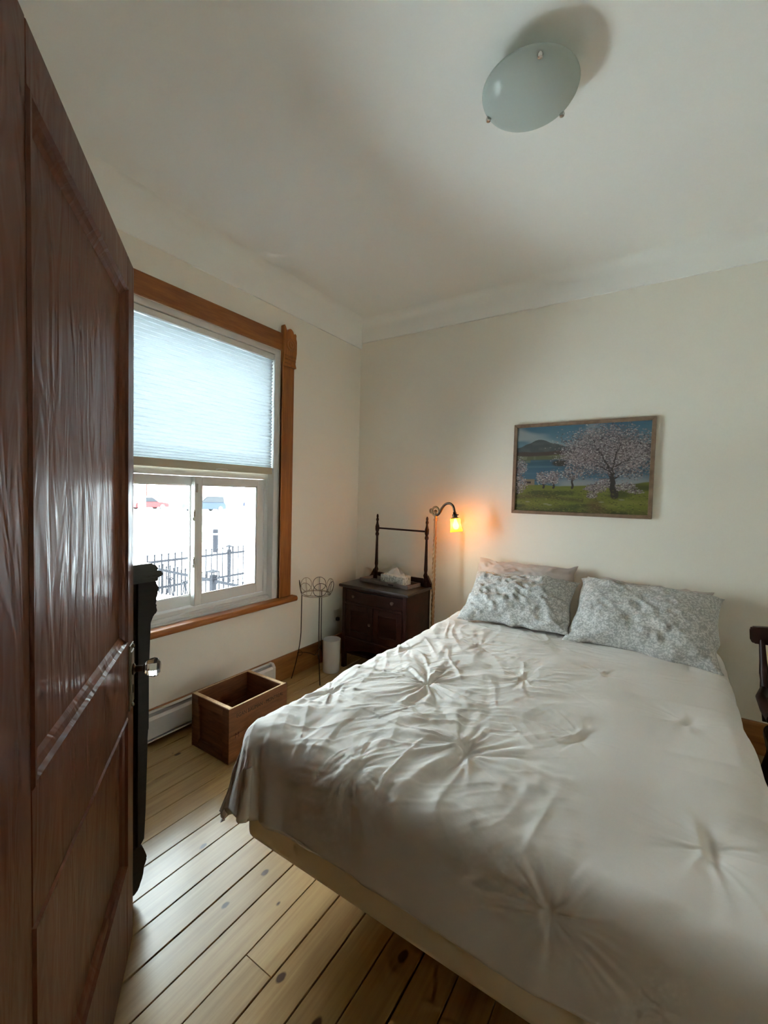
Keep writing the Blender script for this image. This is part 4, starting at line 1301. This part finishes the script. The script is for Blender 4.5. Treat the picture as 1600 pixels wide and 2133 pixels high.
obj('brace', bm, M['wire'], ps, smooth=True)

# white waste bin
bn = thing('waste_bin', (-2.232, 2.700, 0), 'small white cylindrical waste bin on the floor beside the washstand', 'bin')
bm = BM(); lathe(bm, [(0, 0), (.066, 0), (.068, .004), (.072, .255), (.0735, .258), (.073, .262), (.070, .260), (.066, .010), (0, .008)], 40, T3(-2.232, 2.700, 0)); obj('bin_wall', bm, M['bin'], bn, smooth=True, sharp=50)

# ================================================================== dark chair beside the bed
chx, chy = .625, 2.66
chair = thing('spindle_chair', (chx, chy, 0), 'dark stained wooden spindle-back armchair standing between bed and right wall', 'chair', rotz=0)
cm = M['chair']
def chp(name, bm, smooth=True): return obj(name, bm, cm, chair, local=True, smooth=smooth, sharp=50)


# seat, front toward the lens
bm = BM(); o = []
for i in range(32):
    a = 2 * PI * i / 32; ca_, sa_ = math.cos(a), math.sin(a)
    o.append((.225 * math.copysign(abs(ca_) ** .55, ca_) * (1 - .06 * sa_), -.23 + .22 * math.copysign(abs(sa_) ** .55, sa_)))
prism(bm, o, 'z', .415, .45); bmesh.ops.bevel(bm, geom=[e for e in bm.edges], offset=.008, segments=2, affect='EDGES'); chp('seat', bm)
for sx in (-1, 1):
    for yy, sy in ((-.40, -1), (-.07, 1)):
        bm = BM(); a = Vector((sx * .165, yy, .415)); b = Vector((sx * .215, yy + sy * .035, 0))
        tube(bm, [a + (b - a) * (i / 12) for i in range(13)], [.014, .016, .020, .015, .018, .021, .021, .019, .015, .019, .016, .013, .012], 12); chp('leg', bm)
    bm = BM(); tube(bm, [(sx * .193, -.415, .19), (sx * .193, -.055, .19)], [.010, .010], 10); chp('stretcher', bm)
    # back post leans away
    bm = BM(); a = Vector((sx * .195, -.055, .45)); b = Vector((sx * .215, .045, .80))
    tube(bm, [a + (b - a) * (i / 12) for i in range(13)], [.017, .018, .022, .024, .021, .018, .016, .018, .016, .014, .013, .012, .012], 12); chp('back_post', bm)
    # arm on a turned support
    bm = BM(); tube(bm, [(sx * .205, -.02, .585), (sx * .235, -.15, .59), (sx * .24, -.30, .595), (sx * .235, -.40, .592)], [.018, .020, .022, .020], 12); chp('arm', bm)
    bm = BM(); tube(bm, [(sx * .205, -.36, .45), (sx * .222, -.37, .52), (sx * .234, -.38, .585)], [.013, .018, .012], 12); chp('arm_support', bm)
for k in range(5):
    xx = -.12 + .06 * k
    bm = BM(); a = Vector((xx, -.035, .45)); b = Vector((xx * 1.12, .047, .80)); tube(bm, [a + (b - a) * (i / 6) for i in range(7)], [.009, .008, .010, .011, .010, .008, .007], 8); chp('spindle', bm)
bm = BM(); o = []
n = 20
top = [(-.255 + .51 * i / n, .858 + .018 * math.sin(PI * i / n)) for i in range(n + 1)]
bot = [(-.245 + .49 * i / n, .778 + .012 * math.sin(PI * i / n)) for i in range(n + 1)]
prism(bm, [(-.262, .845)] + top + [(.262, .845), (.258, .79)] + bot[::-1] + [(-.258, .79)], 'y', .036, .062); bmesh.ops.bevel(bm, geom=bm.edges[:], offset=.005, segments=2, affect='EDGES'); chp('crest_rail', bm)

# ================================================================== carved chest behind the door
kx0, kx1 = -2.34, -1.495
kb = .215
kc = thing('carved_chest', ((kx0 + kx1) / 2, .5, 0), 'tall black carved wooden chest standing behind the open door', 'chest')
km = M['chest']
def kp(name, *b, bev=.004, seg=1, par=None, m=None):
    bm = BM()
    for q in b: box(bm, *q, bev=bev, seg=seg)
    return obj(name, bm, m or km, par or kc)


kp('carcass', (kx0 + .02, kx1 - .012, kb, .785, .19, 1.125))
tp = [(.20, 1.125), (.836, 1.125), (.838, 1.137), (.846, 1.139), (.855, 1.146), (.848, 1.158), (.834, 1.163), (.838, 1.170), (.828, 1.182), (.812, 1.190), (.20, 1.190)]
bm = BM(); prism(bm, tp, 'x', kx0 - .005, kx1 + .012); obj('moulded_top', bm, M['chest_top'], kc)
# carved pilasters on the front corners; their outline is the one seen against the window
pf = [(.775, 1.125), (.836, 1.128), (.832, 1.118), (.842, 1.110), (.849, 1.098), (.847, 1.085), (.838, 1.073), (.833, 1.062), (.835, 1.052), (.839, 1.043), (.834, 1.037), (.840, 1.028), (.843, 1.016), (.838, 1.006), (.823, 1.002), (.818, .978), (.812, .80), (.808, .603), (.812, .59),
      (.808, .54), (.802, .314), (.799, .208), (.789, .195), (.775, .195)]
for a in (kx1 - .07, kx0 + .02):
    bm = BM(); prism(bm, pf, 'x', a, a + .07); bmesh.ops.bevel(bm, geom=[e for e in bm.edges if abs(e.verts[0].co.x - e.verts[1].co.x) < 1e-5 and min(e.verts[0].co.y, e.verts[1].co.y) > .78], offset=.004, segments=2, affect='EDGES')
    obj('carved_pilaster', bm, km, kc, smooth=True)
    # scroll foot on a caster
    ftp = [(.70, .195), (.789, .195), (.796, .175), (.806, .150), (.810, .130), (.802, .108), (.790, .088), (.785, .070), (.787, .050), (.780, .034), (.766, .024), (.735, .022), (.715, .06), (.70, .12)]
    bm = BM(); prism(bm, ftp, 'x', a, a + .07); bmesh.ops.bevel(bm, geom=bm.edges[:], offset=.005, segments=2, affect='EDGES'); ft = obj('scroll_foot', bm, km, kc, smooth=True)
    bm = BM(); lathe(bm, [(.004, -.009), (.0125, -.009), (.0135, 0), (.0125, .009), (.004, .009)], 16, T3(a + .04, .752, .0135) @ Matrix.Rotation(PI / 2, 4, 'Y')); tube(bm, [(a + .04, .752, .026), (a + .04, .752, .05)], .006, 8)
    obj('caster', bm, M['chrome'], ft, smooth=True)
    kp('back_foot', (a, a + .06, kb + .005, kb + .065, 0, .19))
zs_ = [(.215, .43), (.445, .66), (.675, .88), (.895, 1.10)]
for z0, z1 in zs_:
    d_ = kp('drawer', (kx0 + .095, kx1 - .075, .775, .800, z0, z1), bev=.006, seg=2)
    for xx in (-2.12, -1.70):
        zc = (z0 + z1) / 2
        bm = BM(); ball(bm, (xx - .03, .804, zc), .008, 8); ball(bm, (xx + .03, .804, zc), .008, 8)
        tube(bm, [(xx + .03 * math.cos(PI * i / 10), .812, zc - .022 * math.sin(PI * i / 10)) for i in range(11)], .003, 6); obj('drop_handle', bm, M['pewter'], d_, smooth=True)
# drawer lock escutcheon that glints beside the pilaster
bm = BM(); box(bm, kx1 - .05, kx1 - .03, .806, .822, .545, .575, bev=.004); obj('corner_mount', bm, M['chrome'], kc)

# ================================================================== the street outside
GZ = -1.05
def ground():
    nx, ny = 90, 110
    xs = -2.76 - (np.linspace(0, 1, nx) ** 1.8) * 120; ys = -40 + np.linspace(0, 1, ny) * 150
    X, Y = np.meshgrid(xs, ys, indexing='ij')
    Z = GZ + .05 * vnoise(X * .6, Y * .6, 3) + .06 * vnoise(X * .17, Y * .17, 4)
    st = (X < -16.6) & (X > -37)
    Z = np.where(st, GZ - .10, Z)
    Z += .30 * np.exp(-((X + 15.6) / .7) ** 2) * (.7 + .5 * vnoise(Y * .9, Y * 0, 6)) + .45 * np.exp(-((X + 38.6) / 1.0) ** 2) * (.8 + .4 * vnoise(Y * .8, Y * 0, 7))
    V = np.stack([X, Y, Z], -1).reshape(-1, 3)
    i, j = np.meshgrid(np.arange(nx - 1), np.arange(ny - 1), indexing='ij'); a = (i * ny + j).ravel()
    me = bpy.data.meshes.new('snow_ground'); me.from_pydata(V.tolist(), [], np.stack([a, a + 1, a + ny + 1, a + ny], 1).tolist()); me.update()
    return me


sg = finish('snow_ground', ground(), M['snow'], None, True, False); mark(sg, kind='structure')


def slush():
    m, nt, p = new_mat('wet_slush_road')
    tc = nt.nodes.new('ShaderNodeTexCoord')
    mp = nt.nodes.new('ShaderNodeVectorMath'); mp.operation = 'MULTIPLY'; mp.inputs[1].default_value = (1.1, .10, 1)
    lk(nt, tc.outputs['Object'], mp.inputs[0])
    n = nt.nodes.new('ShaderNodeTexNoise'); n.inputs['Scale'].default_value = 1.2; n.inputs['Detail'].default_value = 5
    lk(nt, mp.outputs[0], n.inputs['Vector'])
    cr = nt.nodes.new('ShaderNodeValToRGB'); cr.color_ramp.elements[0].position = .42; cr.color_ramp.elements[0].color = (.045, .048, .052, 1); cr.color_ramp.elements[1].position = .62; cr.color_ramp.elements[1].color = (.40, .42, .44, 1)
    lk(nt, n.outputs[0], cr.inputs[0]); lk(nt, cr.outputs[0], p.inputs['Base Color']); setp(p, rough=.45, spec=.3)
    return m


M['slush'] = slush()
bm = BM(); box(bm, -37, -16.6, -38, 108, GZ - .3, GZ - .05)
st = obj('street', bm, M['slush']); mark(st, kind='structure')
# ploughed snow pile on the carriageway
def mound(name, cx, cy, rx, ry, hgt, seed, label):
    n, k = 48, 48
    u, v = np.meshgrid(np.linspace(-1, 1, n), np.linspace(-1, 1, k), indexing='ij')
    r = np.hypot(u, v); a = np.arctan2(v, u)
    hh = hgt * np.clip(1 - r ** 2.5, 0, None) ** .8 * (1 + .25 * vnoise(u * 4 + 5, v * 4 + 5, seed)) - .02 - .2 * (r > 1)
    V = np.stack([u * rx, v * ry, hh], -1).reshape(-1, 3)
    i, j = np.meshgrid(np.arange(n - 1), np.arange(k - 1), indexing='ij'); a_ = (i * k + j).ravel()
    me = bpy.data.meshes.new(name); me.from_pydata(V.tolist(), [], np.stack([a_, a_ + k, a_ + k + 1, a_ + 1], 1).tolist()); me.update()
    o = finish(name, me, M['snow'], None, True, False); o.location = (cx, cy, GZ - .05)
    return mark(o, label, 'snow pile')


mound('snow_pile', -28, 9.5, 6.6, 9.5, .35, 5, 'broad low pile of ploughed snow lying on the street')

# iron fences: posts, rails, every picket a part of its own
def picket(bm, x, y, z0, z1, r=.019):
    tube(bm, [(x, y, z0), (x, y, z1 - .05)], r, 4); lathe(bm, [(r, z1 - .05), (r * 1.6, z1 - .035), (0, z1)], 6, T3(x, y, 0))


def lantern_post(par, x, y, z0, z1, w):
    bm = BM(); box(bm, x - w * .32, x + w * .32, y - w * .32, y + w * .32, z0, z1 - .12, bev=.004)
    p = obj('post', bm, M['iron'], par)
    bm = BM()
    for dx in (-1, 1):
        for dy in (-1, 1): box(bm, x + dx * w * .5 - .01, x + dx * w * .5 + .01, y + dy * w * .5 - .01, y + dy * w * .5 + .01, z1 - .19, z1 - .05)
    box(bm, x - w * .56, x + w * .56, y - w * .56, y + w * .56, z1 - .2, z1 - .185)
    lathe(bm, [(w * .85, z1 - .055), (w * .8, z1 - .035), (.02, z1), (0, z1 + .02)], 4, T3(x, y, 0) @ Matrix.Rotation(PI / 4, 4, 'Z'))
    obj('post_cap', bm, M['iron'], p)


fx = -10.04
f1 = thing('iron_fence', (fx, 7.6, GZ), 'black iron picket fence along the snowy sidewalk, parallel to the street', 'fence')
y = 5.41
while y < 10.6:
    if abs(y - 7.66) > .07:
        bm = BM(); picket(bm, fx, y, GZ - .05, -.10); obj('picket', bm, M['iron'], f1)
    y += .17
for zz in (-.29, -.92):
    bm = BM(); box(bm, fx - .02, fx + .02, 5.38, 10.6, zz - .028, zz + .028); obj('rail', bm, M['iron'], f1)
lantern_post(f1, fx, 7.66, GZ - .05, -.06, .12)
fy = 5.823
f2 = thing('iron_fence', (-8.6, fy, GZ), 'black iron fence with scrollwork crossing the yard toward the house', 'fence')
x = -10.27; k = 0
while x < -6.4:
    if abs(x + 8.17) > .10:
        bm = BM(); picket(bm, x, fy, GZ - .25, -.36 if k % 2 else -.40); obj('picket', bm, M['iron'], f2)
    x += .154; k += 1
for zz in (-.525, -1.12):
    bm = BM(); box(bm, -10.3, -6.4, fy - .02, fy + .02, zz - .03, zz + .03); obj('rail', bm, M['iron'], f2)
lantern_post(f2, -8.17, fy, GZ - .25, -.28, .17)
for xc in (-9.82, -9.20):
    bm = BM()
    for sx in (-1, 1):
        pts = [(xc + sx * (.02 + .11 * (1 - f) ** 1.3 * 1.0), fy, -1.10 + .42 * f) for f in [i / 10 for i in range(11)]]
        tube(bm, pts, .014, 5)
        sp = [(xc + sx * (.075 + (.055 - .004 * i) * math.cos(i * .55)), fy, -.70 + (.055 - .004 * i) * math.sin(i * .55)) for i in range(13)]
        tube(bm, sp, .014, 5)
    obj('scroll', bm, M['iron'], f2, smooth=True)

# bollard, sign pole
bo = thing('bollard', (-14.6, 10.5, GZ), 'dark grey bollard standing in the snow beyond the fence', 'bollard')
bm = BM(); lathe(bm, [(.10, GZ - .1), (.10, -.12), (.085, -.09), (0, -.075)], 14, T3(-14.6, 10.5, 0)); b_ = obj('shaft', bm, M['iron'], bo, smooth=True)
bm = BM(); lathe(bm, [(.104, -.30), (.104, -.24)], 14, T3(-14.6, 10.5, 0)); obj('band', bm, plain('band_grey', (.3, .32, .34), .5), b_)
sp_ = thing('sign_pole', (-38.2, 20.1, GZ), 'grey wooden pole with a small white 40 sign across the street', 'pole')
bm = BM(); lathe(bm, [(.30, GZ - .1), (.30, 1.0), (.24, 8.5)], 12, T3(-38.2, 20.1, 0)); obj('shaft', bm, plain('weathered_pole', (.09, .085, .08), .8), sp_, smooth=True)
bm = BM(); box(bm, -38.0, -37.96, 20.75, 22.0, 1.5, 2.5, bev=.005); sgn = obj('sign_board', bm, plain('sign_white', (.8, .8, .8), .5), sp_)
bmt = text_mesh('40', .8, .004); bmesh.ops.transform(bmt, matrix=Matrix(((0, 0, 1, -37.955), (1, 0, 0, 20.92), (0, 1, 0, 1.72), (0, 0, 0, 1))), verts=bmt.verts)
obj('numerals', bmt, plain('sign_ink', (.03, .03, .03), .6), sgn)


# parked cars under snow
def car(name, label, col, x, y, L_, W_, Hc, rotz, suv=False):
    g = GZ
    t = thing(name, (x, y, g), label, 'car', rotz=rotz)
    paint = plain('car_paint', col, .45, spec=.2)
    h2 = L_ / 2
    body = [(-h2, .28), (-h2 + .05, .62), (-h2 + .12, Hc * .55), (-h2 + (.25 if suv else .75), Hc * .60), (h2 - 1.05, Hc * .60), (h2 - .1, Hc * .50), (h2, .55), (h2 - .02, .28)]
    bm = BM(); prism(bm, body, 'x', -W_ / 2, W_ / 2); bmesh.ops.bevel(bm, geom=bm.edges[:], offset=.06, segments=2, affect='EDGES'); b = obj('body', bm, paint, t, local=True, smooth=True, sharp=50)
    c0 = -h2 + (.18 if suv else .55); cab = [(c0, Hc * .58), (c0 + (.15 if suv else .5), Hc * .97), (h2 - 1.95, Hc * .97), (h2 - 1.15, Hc * .58)]
    bm = BM(); prism(bm, cab, 'x', -W_ / 2 + .10, W_ / 2 - .10); bmesh.ops.bevel(bm, geom=bm.edges[:], offset=.05, segments=2, affect='EDGES'); obj('cabin_glass', bm, plain('car_glass', (.010, .011, .013), .4, spec=.2), t, local=True, smooth=True, sharp=50)
    rf = [(c0 + (.12 if suv else .42), Hc * .955), (c0 + .6, Hc * 1.06), (h2 - 2.1, Hc * 1.06), (h2 - 1.88, Hc * .955)]
    bm = BM(); prism(bm, rf, 'x', -W_ / 2 + .14, W_ / 2 - .14); bmesh.ops.bevel(bm, geom=bm.edges[:], offset=.04, segments=2, affect='EDGES'); obj('roof_snow', bm, M['snow'], t, local=True, smooth=True, sharp=50)
    bm = BM(); prism(bm, [(h2 - 1.1, Hc * .585), (h2 - 1.0, Hc * .66), (h2 - .25, Hc * .56), (h2 - .12, Hc * .49)], 'x', -W_ / 2 + .1, W_ / 2 - .1); obj('hood_snow', bm, M['snow'], t, local=True)
    for yy in (-h2 + .8, h2 - .85):
        for sx in (-1, 1):
            bm = BM(); lathe(bm, [(.10, -.1), (.31, -.1), (.33, 0), (.31, .1), (.10, .1)], 18, T3(sx * (W_ / 2 - .08), yy, .32) @ Matrix.Rotation(PI / 2, 4, 'Y')); obj('wheel', bm, plain('tyre', (.03, .03, .03), .8), t, local=True, smooth=True)
    return t


car('parked_car', 'red hatchback car with snow on its roof across the street', (.22, .010, .010), -50.5, 27.4, 3.9, 1.75, 1.45, 0)
car('parked_car', 'blue-grey snowy sport utility car parked across the street beside the bare trees', (.008, .014, .024), -43.6, 29.9, 4.4, 1.9, 1.75, PI, True)
car('parked_car', 'dark blue snowy car parked behind the thick tree trunk across the street', (.007, .011, .022), -49.0, 42.4, 4.4, 1.85, 1.5, 0)


# bare trees
def bare_tree(name, label, x, y, h, r, seed, lean=0):
    t = thing(name, (x, y, GZ), label, 'tree', group='bare street trees')
    rg = random.Random(seed)
    bm = BM()
    tube(bm, [(lean * f * 1.0, 0, h * .45 * f - .1) for f in (0, .3, .6, 1)], [r * 1.25, r, r * .9, r * .8], 9)
    bark = M['bark']
    tr_ = obj('trunk', bm, bark, t, local=True, smooth=True)
    bm = BM()
    def br(p, d, L_, rr, lv):
        q = p + d * L_ * .5 + Vector((rg.uniform(-.1, .1), rg.uniform(-.1, .1), 0)) * L_ * .3; e = p + d * L_
        tube(bm, [p, q, e], [rr, rr * .8, rr * .55], 5, caps=False)
        if lv == 0: return
        for i in range(rg.choice([2, 3, 3])):
            nd = (d + Vector((rg.uniform(-.8, .8), rg.uniform(-.8, .8), rg.uniform(-.1, .6)))).normalized()
            br(e if i < 2 else q, nd, L_ * rg.uniform(.6, .8), rr * .55, lv - 1)
    for i in range(4):
        a = 2 * PI * i / 4 + rg.uniform(0, 1)
        br(Vector((lean, 0, h * .44 - .1 - .1 * i)), Vector((math.cos(a) * .6, math.sin(a) * .6, .8)).normalized(), h * .22, r * .5, 4)
    obj('branches', bm, bark, t, local=True)
    return t


M['bark'] = plain('grey_bark', (.075, .068, .062), .9)
bare_tree('street_tree', 'thick bare tree trunk rising beside the blue-grey car', -45.0, 35.1, 11, .30, 2)
bare_tree('street_tree', 'slender bare tree in front of the pink brick house', -53.0, 33.2, 5.0, .11, 5)
bare_tree('street_tree', 'low spreading bare tree left of the pink brick house front', -53.5, 30.6, 4.2, .09, 9)
bare_tree('street_tree', 'bare tree standing by the staircase of the pale house', -54.0, 24.2, 6, .12, 12)


# houses across the street
def house(name, label, y0, y1, h, mat, trimm, x=-62, stairs=False):
    t = thing(name, (x, (y0 + y1) / 2, GZ), label, 'house')
    bm = BM(); box(bm, x - 9, x, y0, y1, GZ - .3, h); w = obj('wall', bm, mat, t)
    bm = BM(); box(bm, x - 9.2, x + .35, y0 - .1, y1 + .1, h, h + .5, bev=.05); obj('cornice', bm, trimm, t)
    bm = BM(); box(bm, x - 9, x + .2, y0, y1, h + .5, h + .7, bev=.05); obj('roof_snow', bm, M['snow'], t)
    n = max(2, int((y1 - y0) / 2.7)); stp = (y1 - y0) / n
    for fl, zb in enumerate((GZ + 1.2, GZ + 4.4)):
        for i in range(n):
            yc = y0 + stp * (i + .5)
            if fl == 0 and i % 3 == 1:
                bm = BM(); box(bm, x - .05, x + .06, yc - .55, yc + .55, GZ + .4, GZ + 2.7); d = obj('house_door', bm, plain('house_door_paint', (.08, .085, .09), .5), t)
                bm = BM(); box(bm, x + .05, x + .09, yc - .25, yc + .25, GZ + 1.5, GZ + 2.4); obj('door_light', bm, plain('door_glass', (.03, .035, .04), .15), d)
            else:
                bm = BM(); box(bm, x - .05, x + .08, yc - .62, yc + .62, zb, zb + 1.7); wdw = obj('window', bm, trimm, t)
                bm = BM()
                for s_ in (-1, 1): box(bm, x + .06, x + .10, yc + s_ * .29 - .25, yc + s_ * .29 + .25, zb + .08, zb + 1.62)
                obj('pane', bm, plain('house_glass', (.03, .035, .04), .15), wdw)
    if stairs:
        yc = y0 + (y1 - y0) * .52
        for i in range(13):
            bm = BM(); box(bm, x + .4, x + 1.5, yc - 2.0 + i * .28, yc - 1.70 + i * .28, GZ + .3 + i * .24, GZ + .36 + i * .24); obj('stair_tread', bm, M['iron'], t)
        bm = BM()
        for xx in (x + .4, x + 1.5):
            tube(bm, [(xx, yc - 2.1, GZ + 1.1), (xx, yc + 1.8, GZ + 4.3)], .05, 6); tube(bm, [(xx, yc - 2.1, GZ + .1), (xx, yc + 1.8, GZ + 3.3)], .07, 6)
            for i in range(9): tube(bm, [(xx, yc - 2.0 + i * .45, GZ + .25 + i * .385), (xx, yc - 2.0 + i * .45, GZ + 1.15 + i * .37)], .03, 5)
        obj('stair_rail', bm, M['iron'], t)
        bm = BM(); box(bm, x, x + 1.6, yc + 1.7, yc + 3.6, GZ + 3.25, GZ + 3.45); obj('balcony', bm, M['iron'], t)
    return t


house('row_house', 'pale stone row house with a dark outside staircase across the street', 20.0, 33.2, 6.2, plain('pale_stone', (.42, .40, .36), .9), plain('pale_trim', (.5, .5, .48), .7), stairs=True)
house('row_house', 'pinkish brick row house behind bare trees across the street', 33.4, 42.0, 6.4, plain('pink_brick', (.30, .15, .13), .9), plain('brick_trim', (.40, .36, .34), .7), x=-61.5)
house('row_house', 'white painted row house behind the thick tree trunk', 42.3, 62.0, 6.0, plain('white_render', (.60, .60, .60), .9), plain('grey_trim', (.25, .27, .30), .7))
